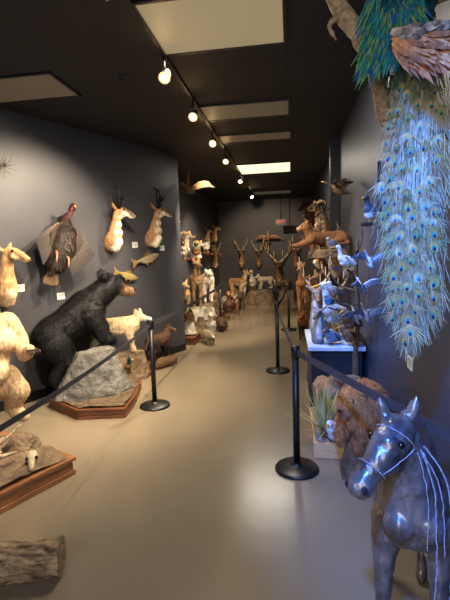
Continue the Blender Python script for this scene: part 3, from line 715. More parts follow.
for i,(yy,zz,kind,cb,lab) in enumerate(((y0+1.5,1.66,"ram",(176,158,130),"bighorn ram shoulder mount with curled horns"),
     (y0+4.9,1.95,"prong",(206,160,96),"golden pronghorn mount on far wall"),
     (y0+.40,1.40,"none",(150,120,84),"hornless tan doe mount on rear wall"),(y0+2.65,1.50,"ram",(196,184,160),"pale ram mount with curled horns"),(y0+4.9,1.25,"deer",(140,104,66),"brown deer mount near corridor end"),
     (y0+.45,1.85,"deer",(130,98,66),"brown whitetail mount with pale antlers"),(y0+3.8,1.85,"ante",(150,112,74),"dark horned antelope mount on rear wall"))):
    shoulder_mount(lab,(XB+.02,yy,zz),math.radians(-15-8*(i%3)),.70+.05*(i%3),kind,cb,(cb[0]+40,cb[1]+44,cb[2]+50),(cb[0]-40,cb[1]-36,cb[2]-26),yaw=-.4+.3*(i%3))
for i,(yy,zz,c,c2) in enumerate(((y0+.95,1.44,(186,176,158),(80,60,44)),(y0+2.1,1.44,(120,90,60),(40,80,60)),(y0+3.25,1.55,(196,188,174),(70,60,50)),(y0+4.3,1.50,(130,104,70),(60,44,30)))):
    S=root("wall_shelf","small dark wooden wall shelf holding a bird","shelf",(XB+.14,yy,zz-.012),group="bird shelves"); m=MB(); m.box((-.01,0,0),(.26,.4,.022)); link("board",m.mesh("bd"),S,M_REDW,smooth=False)
    m=MB(); m.box((-.10,0,-.06),(.05,.03,.1)); link("bracket",m.mesh("bk"),S,M_REDW,smooth=False)
    bird("shelf_duck","mounted duck on small wall shelf",(XB+.16,yy,zz),math.radians(-75),1.3,c,c2,(90,76,60),legs=.04,neck=.06,tail=.1)
# ================================================================ BACK WALL
def backm(px,py,kind,sc,cb,lab,yaw=0):
    p=at_y(px,py,12.98); shoulder_mount(lab,p,math.radians(-90),sc,kind,cb,(cb[0]+40,cb[1]+40,cb[2]+36),(cb[0]-20,cb[1]-20,cb[2]-16),yaw=yaw)
backm(279,278,"elk",1.2,(110,78,52),"large elk shoulder mount with wide antlers")
backm(242,262,"deer",.9,(150,110,72),"antlered deer mount on back wall")
backm(259,262,"deer",.85,(120,88,60),"dark antlered deer mount on back wall")
backm(296,262,"deer",.9,(112,80,56),"brown deer mount beside corner of back wall")
p=at_y(268,238,12.72); bird("flying_pheasant","russet bird mounted in flight on back wall",p,0,.75,(150,96,64),(200,150,110),(94,60,44),pose="fly",up=.1,tail=.16,rot=(0,math.radians(-60),math.radians(-90)))
rock("back_rock","brown rock pedestal by back wall",(-.85,12.3,0),(.9,.7,.45),95,M_ROCKB,.8,2,.03)
rock("back_rock","low dark rock by back wall",(-.1,12.4,0),(.6,.6,.40),96,M_ROCKB,.8,2,.03)
bird("white_goose","white goose standing on back rock",(-1.05,12.2,.46),math.radians(-100),1.5,(190,180,164),legs=.05,neck=.16)
quad("arctic_fox","pale fox standing on back rock","fox",(-.72,12.3,.46),math.radians(-150),H=.36,L=.36,cb=(184,168,142),neck=(.07,.08),hl=.13,chest=.085,leg=.02,ear=.06,tail=.2)
quad("dark_badger","dark brown badger on low rock","badger",(-.1,12.3,.41),math.radians(-110),H=.32,L=.4,cb=(100,80,62),neck=(.07,.03),hl=.14,chest=.11,leg=.025,ear=.04,tail=.12)
quad("standing_pronghorn","golden tan pronghorn standing by back wall","antelope",(-1.5,12.35,0),math.radians(-40),H=.8,L=.5,cb=(160,120,76),belly=((226,210,180),.1),neck=(.12,.26),hl=.2,chest=.13,leg=.026,ear=.09,tail=.08)
# exit sign
p=at_y(281,222,12.2); R=root("exit_sign","red lettered EXIT sign hanging from ceiling","sign",(p.x,p.y,p.z)); m=MB(); m.box((0,0,0),(.28,.05,.16)); link("sign_box",m.mesh("sb"),R,M_BLACK,smooth=False)
m=MB(); m.tube([(0,0,.08),(0,0,CH-p.z)],[.012,.012],(20,20,20)); link("sign_stem",m.mesh("st"),R,M_BLACK)
tx=bpy.data.curves.new("exit_text",'FONT'); tx.body="EXIT"; tx.size=.12; tx.align_x='CENTER'; tx.align_y='CENTER'; tx.extrude=.002
to=bpy.data.objects.new("tmp_text",tx); COLL.objects.link(to); bpy.context.view_layer.update()
tme=bpy.data.meshes.new_from_object(to.evaluated_get(bpy.context.evaluated_depsgraph_get())); bpy.data.objects.remove(to)
to=link("exit_lettering",tme,R,emis_mat("red_letters",(220,40,24),.8,(160,30,20)),smooth=False,loc=(0,-.028,0)); to.rotation_euler=(math.pi/2,0,0)
# ================================================================ RIGHT SIDE
b0=at_z(314,459,0)
px0=b0.x; py0=b0.y
R=root("planter_box","low light pine framed box filled with pale gravel","planter",(0,0,0))
R.location=((px0+RX-.02)/2,py0+.38,0); w=(RX-.02-px0); d=.74
m=MB()
for s in (-1,1): m.box((0,s*(d/2-.011),.06),(w,.022,.12)); m.box((s*(w/2-.011),0,.06),(.022,d-.05,.12))
bevel(link("frame",m.mesh("fr"),R,M_PINE,smooth=False),.003)
m=MB(); m.box((0,0,.045),(w-.045,d-.045,.088)); link("gravel",m.mesh("gv"),R,M_ROCKW,smooth=False)
yp=at_y(325,428,py0+.2)
R=root("yucca_plant","spiky yucca plant with slim grey green blades","plant",(yp.x,yp.y,.09))
rn=random.Random(4)
m=MB()
for i in range(170):
    a=rn.random()*6.283; el=.15+rn.random()*1.35; L=.26+.10*rn.random()
    dd=V((math.cos(a)*math.cos(el),math.sin(a)*math.cos(el),math.sin(el)))
    if dd.x>.6: continue
    g=rn.random(); m.leaf((0,0,.05),dd,V((-dd.y,dd.x,.2)).cross(dd),L,.010,(160,170,120),(170+50*g,170+40*g,110+40*g),-.1*rn.random(),tip=0)
link("blades",m.mesh("bl"),R,M_LEAF); m=MB(); m.tube([(0,0,0),(0,0,.07)],[.035,.025],(120,96,64)); link("stem",m.mesh("sm"),R,M_WOODV)
# beaver
bx,by=.475,2.93
rock("flat_stone","brown boulder on floor under the furry beaver",(bx,by-.03,0),(.34,.36,.24),71,M_ROCKB,.85,3,.012)
R=root("beaver","large rounded shaggy warm brown beaver hunched on boulder","beaver",(bx+.01,by+.0,.24),math.radians(-135),scale=(1.12,1.12,1.38))
bc=(168,112,66)
ch=[([(-.06,0,.12,.12),(.0,0,.16,.14),(.06,0,.17,.115)],bc),([(.11,0,.20,.085),(.15,0,.21,.066)],(180,126,78)),([(.19,0,.195,.042)],(130,92,62))]
ch+=both([(.10,.06,.265,.018)],(120,80,52)); ch+=both([(.08,.08,.10,.05),(.14,.07,.04,.035),(.17,.06,.022,.024)],(140,92,56)); ch+=both([(-.05,.08,.06,.06),(.02,.09,.025,.03)],(120,80,52))
link("body",body_mesh("body",ch,.011,.010,22,hair=(16000,.04),flow=(-.8,0,-.7)),R,M_FUR); eyes(R,(.175,.05,.24),.009); nose(R,(.232,0,.195),.013)
m=MB(); m.leaf((-.15,0,.05),(-1,0,-.35),(0,0,1),.06,.09,(60,46,38),(50,40,34),0,tip=.4); link("tail",m.mesh("tl"),R,M_SMOOTH)
bird("ptarmigan","small pale blue white ptarmigan standing by planter",(px0+.17,py0+.09,.09),math.radians(-120),.8,(196,206,222),(210,216,226),(170,186,210),legs=.05,neck=.05,tail=.06)
# table
t0=at_z(308,347,.66)
ty=t0.y; tx0=t0.x; TZ=.66
R=root("display_table","low table with pale blue grey cover","table",((tx0+RX-.02)/2,ty+.45,0)); w=RX-.02-tx0
m=MB(); m.box((0,0,TZ-.02),(w,.9,.04)); bevel(link("table_top",m.mesh("tt"),R,M_CLOTH,smooth=False))
m=MB(); m.box((0,.0,(TZ-.04)/2),(w-.06,.84,TZ-.04)); link("table_skirt",m.mesh("ts"),R,M_DARKCLOTH,smooth=False)
rock("tan_rock","tan rock in front of display table",(.50,ty-.13,.0),(.26,.16,.44),81,M_ROCKB,.7,3,.012)
quad("marmot","tan brown marmot standing in planter gravel","marmot",(tx0+.16,ty-.17,.09),math.radians(-60),H=.34,L=.16,cb=(160,124,86),neck=(.04,.12),hl=.11,chest=.09,leg=.02,ear=.025,tail=.05,muzzle=(120,90,64))
bird("prairie_grouse","brown mottled grouse standing on table",(.56,ty+.10,TZ),math.radians(200),.8,(110,80,60),(130,100,80),legs=.03,neck=.05,tail=.08)
bird("teal_duck","small blue grey duck standing on table edge",(.38,ty+.10,TZ),math.radians(230),.75,(110,124,150),(50,70,100),(60,70,90),legs=.03,neck=.04,tail=.06)
bird("shore_heron","tall pale grey heron standing on table",(.44,ty+.32,TZ),math.radians(215),1.2,(160,172,190),(196,204,214),(100,112,134),legs=.14,neck=.18,beakl=.09,tail=.06)
def bust(label,loc,heading,sc,cb,thr,antl,yaw=0):
    R=root("deer_bust",label,"taxidermy mount",loc,heading,scale=sc)
    c=[([(0,0,.07,.11),(.0,0,.18,.12),(.03,0,.32,.088),(.07,0,.46,.062),(.09,0,.54,.055)],cb),([(.09,0,.14,.06),(.11,0,.30,.042),(.12,0,.44,.03)],thr)]
    cy,sy=math.cos(yaw),math.sin(yaw)
    def P(x,y,z,r=0): return (.08+x*cy-y*sy,x*sy+y*cy,z,r)
    c.append(([P(.02,0,.56,.058),P(.09,0,.55,.05)],cb)); c.append(([P(.14,0,.52,.034),P(.22,0,.48,.026)],(110,96,86)))
    for s in (1,-1): c.append(([P(.0,s*.055,.6,.02),P(-.02,s*.11,.64,.022),P(-.03,s*.14,.665,.006)],cb))
    link("body",body_mesh("body",c,.011,.003,hair=(3500,.026)),R,M_FUR)
    for s in (1,-1): m=MB(); m.sphere((0,0,0),.012,(8,8,8)); link("eye",m.mesh("eye"),R,M_EYE,loc=P(.1,s*.048,.57)[:3])
    nose(R,P(.245,0,.475)[:3],.013)
    if antl:
        for s in (1,-1):
            m=MB(); pts=[V(P(.0-.08*math.sin(t*2.4)+.12*t*t,s*(.03+.16*math.sin(t*1.9)),.6+.36*t)[:3]) for t in [i/8 for i in range(9)]]
            m.tube(pts,[.015*(1.1-.85*i/8) for i in range(9)],(206,176,130),7)
            for i in (1,3,5,6): p=pts[i]; m.tube([p,p+V((.05,0,.05)),p+V((.06,0,.15))],[.011,.008,.002],(206,176,130),6)
            link("antler",m.mesh("antler"),R,M_HORN)
    return R
bust("grey deer bust with pale antlers on table",(tx0+.13,ty+.55,TZ),math.radians(-110),.80,(120,116,120),(196,200,206),True,.4)
bust("smaller grey deer bust with alert ears on table",(tx0+.10,ty+.16,TZ),math.radians(-80),.55,(110,110,118),(196,200,206),False,-.6)
bust("brown antlered deer bust at rear of table",(tx0+.36,ty+.74,TZ),math.radians(-135),.74,(124,92,66),(200,180,150),True,.2)
# items just past the table
rock("brown_pedestal_rock","tall brown rock pedestal past the table",(.38,ty+1.2,0),(.46,.4,.75),85,M_ROCKB,.8,2,.02)
quad("bighorn_lamb","brown young bighorn standing on tall rock","sheep",(.38,ty+1.2,.75),math.radians(-110),H=.42,L=.3,cb=(128,94,64),neck=(.08,.16),hl=.15,chest=.09,leg=.022,ear=.06,tail=.04,yaw=-.3)
# ledge with cougar
L0=at_y(336,247,4.9); lz=L0.z
LY=4.95
bm_=rock("tmp","x",(0,0,0),(.50,.5,.09),91,M_ROCKB,.95,3,.006); me=bm_.data; bpy.data.objects.remove(bm_); me.name="ledge"
R=root("rock_ledge","rocky brown ledge fixed to the wall beneath cougar","ledge",(RX-.25,LY,lz-.11)); link("ledge",me,R,M_ROCKB,smooth=False)
R=root("cougar","dark tan cougar reclining low on wall ledge","cougar",(RX-.31,LY,lz-.0),math.radians(200),scale=(.72,.72,.68))
cg=(112,76,48)
ch=[([(-.28,0,.14,.135),(-.15,0,.14,.12),(.05,0,.15,.115),(.2,0,.17,.115)],cg),([(.23,0,.22,.09),(.27,0,.28,.08),(.29,0,.33,.088)],cg),([(.35,0,.32,.06),(.40,0,.30,.046)],(150,112,78)),
    ([(.22,.07,.13,.07),(.34,.08,.06,.045),(.46,.07,.04,.038)],cg),([(.22,-.07,.13,.07),(.34,-.08,.06,.045),(.46,-.07,.04,.038)],cg),
    ([(-.28,.09,.13,.11),(-.15,.13,.08,.06),(-.02,.13,.04,.038)],cg),([(-.28,-.09,.13,.11),(-.15,-.13,.08,.06),(-.02,-.13,.04,.038)],cg),([(-.34,.1,.10,.04),(-.3,.24,.05,.03),(-.1,.30,.04,.028)],cg)]
ch+=both([(.28,.058,.405,.028),(.275,.062,.43,.016)],cg)
link("body",body_mesh("body",ch,.013,.003,hair=(6000,.018)),R,M_FUR); eyes(R,(.365,.042,.355),.011); nose(R,(.447,0,.30),.014)
p=at_y(340,190,4.3); p.x=min(p.x,RX-.16); bird("flying_duck","dark duck mounted in flight on grey wall",p,0,.6,(86,66,50),(60,50,44),(40,34,30),pose="fly",up=.35,tail=.12,rot=(math.radians(-10),math.radians(-25),math.radians(165)))
# birds on driftwood stand
sx,sy=.57,3.92
driftwood("driftwood_stand","tall weathered branch stand holding birds",(sx,sy,0),[(0,0,0),(.0,.02,.6),(.02,0,1.0),(.0,0,1.3),(.02,0,1.62)],[.036,.028,.022,.018,.008],(84,66,50),branches=[([(0.02,0,1.0),(-.12,-.04,1.06),(-.19,-.06,1.10)],[.018,.014,.009]),([(0,0,1.26),(-.06,-.08,1.34),(-.09,-.12,1.36)],[.016,.012,.008]),([(0,.02,.75),(-.05,-.14,.82),(-.06,-.2,.84)],[.018,.014,.008]),
  ([(0,0,1.42),(-.12,.02,1.5),(-.2,.03,1.52)],[.014,.010,.006]),([(0.01,0,1.16),(-.14,.04,1.22),(-.22,.0,1.34)],[.012,.008,.003]),([(0,0,1.5),(.03,-.15,1.60),(.02,-.2,1.72)],[.010,.006,.002]),([(0,0,.9),(-.14,.06,.98),(-.24,.02,1.02)],[.014,.010,.006])])
bird("snow_heron","white and grey heron perched on driftwood branch",(sx-.09,sy-.12,1.365),math.radians(200),.6,(206,206,206),(200,204,210),(120,124,130),legs=.05,neck=.14,beakl=.09,tail=.08)
bird("grey_gull","brown and grey gull on driftwood branch",(sx-.18,sy-.06,1.105),math.radians(220),.6,(120,104,92),(220,220,220),(70,64,62),legs=.04,neck=.07,tail=.08)
bird("dark_grouse","dark brown grouse on lower driftwood branch",(sx-.06,sy-.2,.845),math.radians(230),.85,(90,64,46),(120,90,60),(60,46,36),legs=.03,neck=.05,tail=.08)
bird("spotted_owl","small speckled brown owl on driftwood branch",(sx-.19,sy+.03,1.525),math.radians(230),.55,(130,112,96),(150,136,120),(90,80,72),legs=.03,neck=.03,tail=.06,beakl=.015)
bird("blue_jay","small blue bird on thin driftwood branch",(sx-.23,sy+.02,1.025),math.radians(240),.5,(80,120,180),(120,160,210),(50,80,140),legs=.04,neck=.04,tail=.10)
for (px,py,yy,c1_,c2_,lb) in ((350,272,4.6,(110,96,84),(60,60,70),"small brown waterfowl mounted in flight"),(362,288,3.5,(70,74,90),(200,206,216),"small dark teal duck mounted in flight"),(371,262,3.2,(170,184,205),(90,110,140),"small pale blue tern mounted in flight"),(356,318,3.55,(96,80,70),(150,140,130),"small speckled brown duck mounted in flight"),(366,316,3.3,(120,104,90),(80,70,60),"small tan quail mounted in flight")):
    p=at_y(px,py,yy); p.x=min(p.x,RX-.12)
    bird("mounted_waterfowl",lb,p,0,.34,c1_,c2_,(50,54,64),pose="fly",up=.6,tail=.1,rot=(0,math.radians(-50),math.radians(100+px%5*14)))
R=root("dark_post","slim black display post fixed against the wall","post",(RX-.015,3.42,1.93)); m=MB(); m.box((0,0,0),(.03,.03,.5)); link("upright",m.mesh("up"),R,M_BLACK,smooth=False)
S=root("bird_perch_shelf","small dark bracket shelf on wall","shelf",(RX-.085,3.22,1.72)); m=MB(); m.box((0,0,-.01),(.16,.16,.02)); link("board",m.mesh("bd"),S,M_BLACK,smooth=False)
bird("perched_auk","small upright black and white bird on bracket",(RX-.10,3.22,1.72),math.radians(230),.62,(60,70,90),(50,60,80),(200,210,225),cbelly=(220,226,236),legs=.04,neck=.10,tail=.06)
# items beyond on right
quad("brown_calf","dark brown deer standing past the table","deer",(.38,6.9,0),math.radians(-95),H=.85,L=.6,cb=(104,72,48),neck=(.14,.3),hl=.2,chest=.13,leg=.025,ear=.1,tail=.1,yaw=-.4)
shoulder_mount("dark elk mount with antlers low on corridor wall",(RX-.02,7.5,1.15),math.radians(195),.85,"deer",(104,66,44),(140,100,70),(90,60,40),yaw=.3)
shoulder_mount("deer mount with pale antlers along the corridor",(RX-.02,8.7,1.35),math.radians(195),1.0,"deer",(130,90,58),yaw=.3)
shoulder_mount("dark brown deer mount with antlers near corridor end",(RX-.02,10.0,1.5),math.radians(195),1.1,"deer",(96,66,44),(130,100,76),(80,56,40),yaw=.3)
shoulder_mount("reddish brown bison calf mount near corridor end",(RX-.02,11.3,2.1),math.radians(215),1.5,"none",(110,60,40),(120,76,56),(76,46,34),yaw=.3)
shoulder_mount("brown ram mount high along the corridor wall",(RX-.02,8.6,2.05),math.radians(205),.9,"ram",(118,86,62),(160,130,100),(96,70,52),yaw=.2)
shoulder_mount("tan antelope mount high beside corridor pillar",(RX-.02,7.2,1.85),math.radians(205),.75,"ante",(140,100,66),yaw=.2)
shoulder_mount("small antlered deer mount past the cougar",(RX-.02,5.9,1.30),math.radians(205),.75,"deer",(130,92,62),yaw=.1)
quad("tan_deer","tan deer standing near corridor end","deer",(.3,9.8,0),math.radians(-100),H=.95,L=.6,cb=(140,100,64),neck=(.14,.32),hl=.2,chest=.13,leg=.028,ear=.1,tail=.1,yaw=-.3)
quad("dark_wolf","dark wolf standing beside corridor wall","wolf",(.38,8.2,0),math.radians(-100),H=.6,L=.5,cb=(84,66,52),neck=(.1,.14),hl=.2,chest=.12,leg=.026,ear=.08,tail=.25)
quad("red_fox","rust red fox standing beside corridor wall","fox",(.22,7.5,0),math.radians(-100),H=.42,L=.32,cb=(150,84,46),neck=(.07,.10),hl=.14,chest=.085,leg=.018,ear=.07,tail=.2,legc=(60,40,30))
q=on_plane(410,363,V((RX-.003,0,0)),V((1,0,0))); card(q,None,heading=math.pi)
# ================================================================ PEACOCK
pc=V((.47,1.75,2.35)); 
R=root("peacock","blue peacock perched on driftwood, long eyed train hanging","bird",pc)
nw=V((-.65,-.76,0)).normalized(); wd=V((.76,-.65,0)).normalized()
tc=V((.475,1.76,0))
Bm=at_y(408,30,1.70); Tp=at_y(400,-20,1.72); Nk=at_y(390,-110,1.72)
ch=[([(*Bm,.075),(*(Bm+V((-.01,0,.1))),.095),(*Tp,.085)],(24,84,96)),([(*(Tp+V((-.02,0,.06))),.06),(*Nk,.04),(*(Nk+V((-.03,-.02,.1))),.03)],(20,50,150)),([(*(Bm+V((0,.0,-.02))),.06),(*at_y(400,80,1.76),.04)],(70,90,60))]
me=body_mesh("body",[([(a[0]-pc.x,a[1]-pc.y,a[2]-pc.z,a[3]) for a in pts],c) for pts,c in ch],.012,.006,hair=(9000,.05),hw=.010,flow=(0,0,-1))
link("body",me,R,M_IRID)
hb=Nk+V((-.03,-.02,.1)); m=MB(); m.tube([hb+V((-.02,-.02,0)),hb+V((-.06,-.04,-.01))],[.012,.002],(200,190,170)); link("beak",m.mesh("bk",pc),R,M_HORN)
m=MB()
for k in range(7): 
    a=(k-3)*.15; e_=hb+V((.05*math.sin(a),0,.09)); m.tube([hb+V((0,0,.025)),e_],[.0015,.001],(40,80,120),4); m.sphere(e_,.007,(20,90,150),u=6,w=4)
link("crest",m.mesh("cr",pc),R,M_IRID)
rn=random.Random(9); m=MB()
ztop=Bm.z-.02; zbot=at_y(415,334,1.76).z; H_=ztop-zbot
def tp(t,s):
    w_=.045+.052*math.sin(min(1,max(0,t*1.15+.12))*2.35)**1.0 -.012*t
    wob=.014*math.sin(t*7+1.3)-.004*t
    return tc+wd*(s*w_+wob)+nw*(.05*(1-min(1,s*s))+.01)+V((0,0,ztop-H_*t))
pal_=[(116,112,72),(146,130,92),(96,112,84),(166,146,110),(146,140,120),(84,90,62),(170,144,104),(80,70,54),(84,112,104),(130,120,100)]
for i in range(3700):
    t=rn.random()**.8; s=rn.gauss(0,.6); s=max(-1.5,min(1.4,s)); p=tp(min(t*1.0,1.0-.12*abs(s)),s)
    d=V((0,0,-1))+wd*(s*.2+rn.uniform(-.3,.3))+nw*rn.uniform(-.1,.10)
    c0=rn.choice(pal_); c1_=rn.choice(pal_)
    m.leaf(p-nw*rn.uniform(-.008,.02),d,nw,.04+.08*rn.random(),.0026,c0,tuple(min(255,x*1.25) for x in c1_),rn.uniform(-.15,.15),k=3)
for i in range(700):
    a=rn.uniform(-1,1); p=Bm+wd*(a*.10-.03)+nw*(.085-.03*a*a)+V((0,0,rn.uniform(-.10,.16)))
    c0=rn.choice([(30,100,110),(40,120,90),(30,80,140),(70,130,90),(110,130,70)])
    m.leaf(p,V((0,0,-1))+wd*(a*.5+rn.uniform(-.4,.4))+nw*.1,nw,.05+.05*rn.random(),.008,c0,tuple(min(255,x*1.2) for x in c0),.1,k=3)
for i in range(60):
    s=rn.uniform(-.9,.9); p0=tp(rn.random()*.3,s); t1=rn.uniform(.6,1.03); m.tube([p0+nw*.004,tp((t1+.2)/2,s)+nw*.004,tp(t1,s)+nw*.003],[.0016,.0014,.0008],(190,180,150),4)
link("train_barbs",m.mesh("tb",pc),R,M_IRID)
m=MB(); placed=[]
for i in range(1100):
    t=.05+1.0*rn.random()**.85; s=rn.uniform(-1.15,1.15)
    lim=.034+.02*rn.random()
    hem=.92+.11*math.sin(s*4.4+1.2)+rn.uniform(-.05,.05)
    if t>hem: continue
    p=tp(t,s)
    if any((p-q_).length<lim for q_ in placed): continue
    placed.append(p); p=p+nw*rn.uniform(.006,.024)
    nn2=(nw+wd*rn.uniform(-.4,.4)+V((0,0,rn.uniform(-.3,.3)))).normalized()
    d=(V((0,0,-1))+wd*(s*.2+rn.uniform(-.5,.5))).normalized(); sd=d.cross(nn2).normalized()
    sz=(.6+.45*t)*rn.uniform(.75,1.15)
    gl=rn.choice([(120,120,66),(146,130,84),(100,112,76),(160,136,92),(126,128,100)])
    for k in range(13):
        a=(k-6)*.19; m.leaf(p-d*.03*sz,d+sd*math.tan(a)*.7,nn2,.066*sz*rn.uniform(.7,1.3),.0035,gl,tuple(min(255,x*1.3) for x in gl),.05,k=2)
    for j,(ra,rb,cc_) in enumerate(((.0155,.0200,rn.choice([(190,146,70),(170,146,80),(146,140,84)])),(.0100,.0130,rn.choice([(56,140,120),(50,130,140),(70,150,110)])),(.0060,.0072,(20,30,80)))):
        cpt=p+nn2*(.002+.0015*j)+d*(.004*j); vs=[cpt+sd*(ra*sz*math.cos(a*.6283))+d*(rb*sz*math.sin(a*.6283)) for a in range(10)]
        m.add(vs,[tuple(range(10))],cc_)
link("train_eye_feathers",m.mesh("te",pc),R,M_IRID,smooth=False)
m=MB(); ws=at_y(398,46,1.58)
for i in range(260):
    u=rn.random(); v_=rn.random()
    b=ws+wd*(.16*u)+V((0,0,.035-.045*u-.055*v_))+nw*(.035+.02*(1-v_)-.015*u)
    d=wd*(1.0-.35*v_)+V((0,0,-.25-.75*v_+rn.uniform(-.18,.18)))+nw*rn.uniform(-.05,.2)
    if v_<.35: c0,c1_=rn.choice([((206,184,150),(100,86,72)),((76,62,52),(190,168,136)),((174,150,118),(66,54,46))]); L=.045+.03*rn.random()
    else: c0,c1_=rn.choice([((206,134,70),(150,90,50)),((220,150,88),(160,100,58)),((176,114,64),(120,76,46)),((226,172,116),(170,112,70))]); L=.08+.07*rn.random()
    m.leaf(b,d,nw,L,.013+.008*rn.random(),c0,c1_,rn.uniform(-.25,.1),k=4)
link("wing",m.mesh("wg",pc),R,M_FEATH)
m=MB(); m.tube([Bm+V((-.02,0,-.03)),Bm+V((-.06,0,-.08)),Bm+V((-.07,.02,-.13))],[.02,.01,.008],(120,110,100)); link("leg",m.mesh("lg",pc),R,M_HORN)
a_=at_y(322,-20,1.95); b_=at_y(343,12,1.9); c_=at_y(366,45,1.88); d_=at_y(380,85,1.9); e2=at_y(390,125,1.95); 
o_=b_
driftwood("perch_branch","thick brown rough driftwood branch fixed high on wall",o_,[a_-o_,b_-o_,c_-o_,d_-o_,e2-o_,V((RX-.01,2.0,e2.z-.05))-o_],[.030,.036,.038,.032,.024,.016],(164,136,104),branches=[([b_-o_,at_y(330,25,1.85)-o_,at_y(336,40,1.85)-o_],[.016,.010,.004]),([c_-o_,at_y(385,20,1.9)-o_,V((RX,1.95,at_y(400,-10,1.9).z))-o_],[.026,.022,.018]),([c_-o_,at_y(356,72,1.85)-o_],[.012,.004]),([a_-o_,at_y(352,-10,1.9)-o_,at_y(372,-30,1.9)-o_],[.024,.018,.012])])
# ================================================================ HORSE
hx,hy=.445,1.64
R=root("horse_statue","worn dark bronze horse statue with rope halter","horse statue",(hx,hy,0),math.radians(-99))
B_=(60,58,60)
ch=[([(0.01,0,.53,.13),(-.12,0,.53,.12),(-.24,0,.53,.11),(-.32,0,.55,.11)],B_),([(.03,0,.60,.125),(.05,-.015,.69,.106),(.06,-.035,.79,.088),(.065,-.05,.86,.07)],B_),
    ([(.10,-.06,.895,.062),(.14,-.09,.855,.065),(.18,-.13,.805,.052),(.215,-.17,.76,.042),(.23,-.185,.738,.046)],B_),([(.10,-.065,.825,.056),(.15,-.10,.79,.046)],B_),([(.165,-.12,.83,.052)],B_)]
ch+=[([(.06,-.01,.945,.024),(.06,.0,.98,.019),(.06,.01,1.015,.003)],B_),([(.075,-.105,.945,.024),(.08,-.115,.98,.019),(.085,-.125,1.015,.003)],B_)]
ch+=both([(.02,.07,.50,.082),(.03,.095,.40,.052),(.035,.10,.28,.036),(.03,.10,.24,.037),(.03,.10,.10,.023),(.03,.10,.05,.028),(.04,.10,.023,.030)],B_)
ch+=both([(-.32,.055,.52,.08),(-.28,.075,.40,.054),(-.36,.085,.27,.032),(-.34,.085,.10,.021),(-.33,.085,.05,.025),(-.32,.085,.020,.027)],B_)
ch.append(([(-.42,0,.58,.02),(-.46,0,.48,.028),(-.46,0,.30,.018)],B_))
ch.append(([(.0,.015,.70,.04),(.02,-.01,.80,.032),(.04,-.03,.935,.018)],B_))
ch+=both([(.11,.05,.55,.06)],B_)
link("body",body_mesh("body",ch,.0080,.0035,34,2),R,M_BRONZE)
for (p) in ((.183,-.055,.877),(.125,-.148,.874)):
    m=MB(); m.sphere((0,0,0),.014,(5,5,5)); link("eye",m.mesh("eye"),R,M_EYE,loc=p)
for (p) in ((.272,-.172,.745),(.234,-.227,.742)):
    m=MB(); m.sphere((0,0,0),.010,(5,5,5),sc=(1,1,1.4)); link("nostril",m.mesh("nostril"),R,M_DARKCLOTH,loc=p)
m=MB()
rc=(150,156,170)
def ring(c,d,r,tb=.004):
    c=V(c);d=V(d).normalized();a=d.orthogonal().normalized();b=d.cross(a); m.tube([c+(a*math.cos(t)+b*math.sin(t))*r for t in [i*.3927 for i in range(17)]],tb,rc,6)
ring((.195,-.148,.787),(.035,-.04,-.047),.052,.0018); ring((.115,-.07,.875),(.035,-.028,-.04),.071,.0018)
rn=random.Random(5)
def strand(pts,r):
    P=[V(p) for p in pts]; o=[]
    for i in range(len(P)-1):
        p0=P[max(i-1,0)];p1_=P[i];p2_=P[i+1];p3_=P[min(i+2,len(P)-1)]
        for k in range(6):
            t=k/6; o.append(.5*((2*p1_)+(p2_-p0)*t+(2*p0-5*p1_+4*p2_-p3_)*t*t+(3*p1_-p0-3*p2_+p3_)*t**3)+V((0,rn.uniform(-.002,.002),0)))
    o.append(P[-1]); m.tube(o,r,rc,6)
strand([(.235,-.115,.79),(.215,-.06,.83),(.175,-.01,.865)],.0018)
strand([(.165,.01,.86),(.175,.05,.74),(.185,.06,.60),(.18,.065,.45),(.17,.06,.30)],.0026)
strand([(.155,.02,.87),(.165,.09,.76),(.16,.11,.62),(.155,.115,.45),(.15,.115,.30)],.0028)
strand([(.16,.015,.85),(.17,.07,.74),(.175,.085,.60),(.17,.09,.48)],.0020)
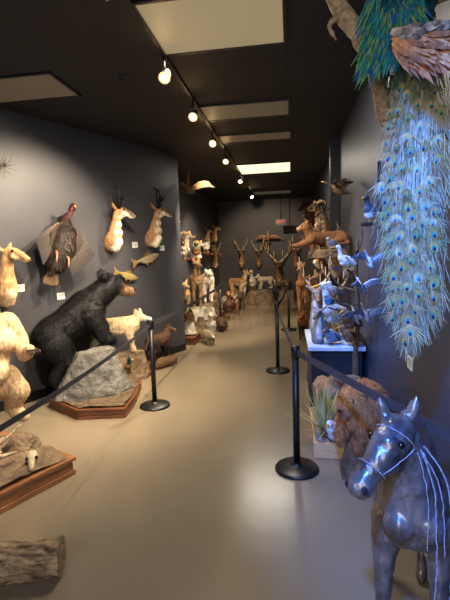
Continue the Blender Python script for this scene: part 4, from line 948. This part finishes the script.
strand([(.165,.0,.85),(.18,.03,.72),(.185,.035,.60),(.18,.035,.50)],.0018)
link("rope_halter",m.mesh("rh"),R,tex_mat("pale_rope",(120,120,128),(176,180,192),60,.8,.6,200))
m=MB()
for i in range(14):
    t=i/13; m.leaf((.0+.03*t,.08-.05*t,.72+.2*t),V((-.1,1,-1.4)),(0.3,.8,.4),.075,.02,(50,48,50),(80,78,80),-.1,k=3)
link("mane",m.mesh("mn"),R,M_BRONZE)
# ================================================================ LIGHTS
def area(name,loc,target,size,power,col,sy_=None):
    l=bpy.data.lights.new(name,'AREA'); l.energy=power; l.color=col; l.size=size; l.shape='RECTANGLE'; l.size_y=sy_ or size
    o=bpy.data.objects.new(name,l); COLL.objects.link(o); o.location=loc; o.rotation_euler=(V(target)-V(loc)).to_track_quat('-Z','Y').to_euler(); return o
def bspot(loc,tgt,e_,ang,col=(.08,.28,1)):
    l=bpy.data.lights.new("blue_spot",'SPOT'); l.energy=e_; l.color=col; l.spot_size=math.radians(ang); l.spot_blend=.7; l.shadow_soft_size=.08
    o=bpy.data.objects.new("blue_spot_lamp",l); COLL.objects.link(o); o.location=loc; o.rotation_euler=(V(tgt)-V(loc)).to_track_quat('-Z','Y').to_euler()
bspot((-.2,.15,2.6),(.76,1.80,1.0),720,54,(.05,.22,1))
bspot((-.5,1.6,2.9),(.74,3.7,1.25),620,38,(.07,.28,1))
area("rear_fill",(-.8,-1.6,2.0),(-.3,4,1.2),1.8,60,(.94,.95,1))  # added area fill from behind the camera, no window there
area("panel_glow",(-.45,7.6,CH-.05),(-.45,7.6,0),1.0,34,(1,.93,.78))
area("near_fill",(-.5,3.4,CH-.05),(-.5,3.4,0),.8,60,(1,.90,.76))  # added fill to brighten the floor; the near panel itself is unlit
w=bpy.data.worlds.new("world"); SC.world=w; w.use_nodes=True; w.node_tree.nodes["Background"].inputs[0].default_value=(.8,.84,1,1); w.node_tree.nodes["Background"].inputs[1].default_value=.24
SC.view_settings.view_transform='Standard'
SC.view_settings.look='None'
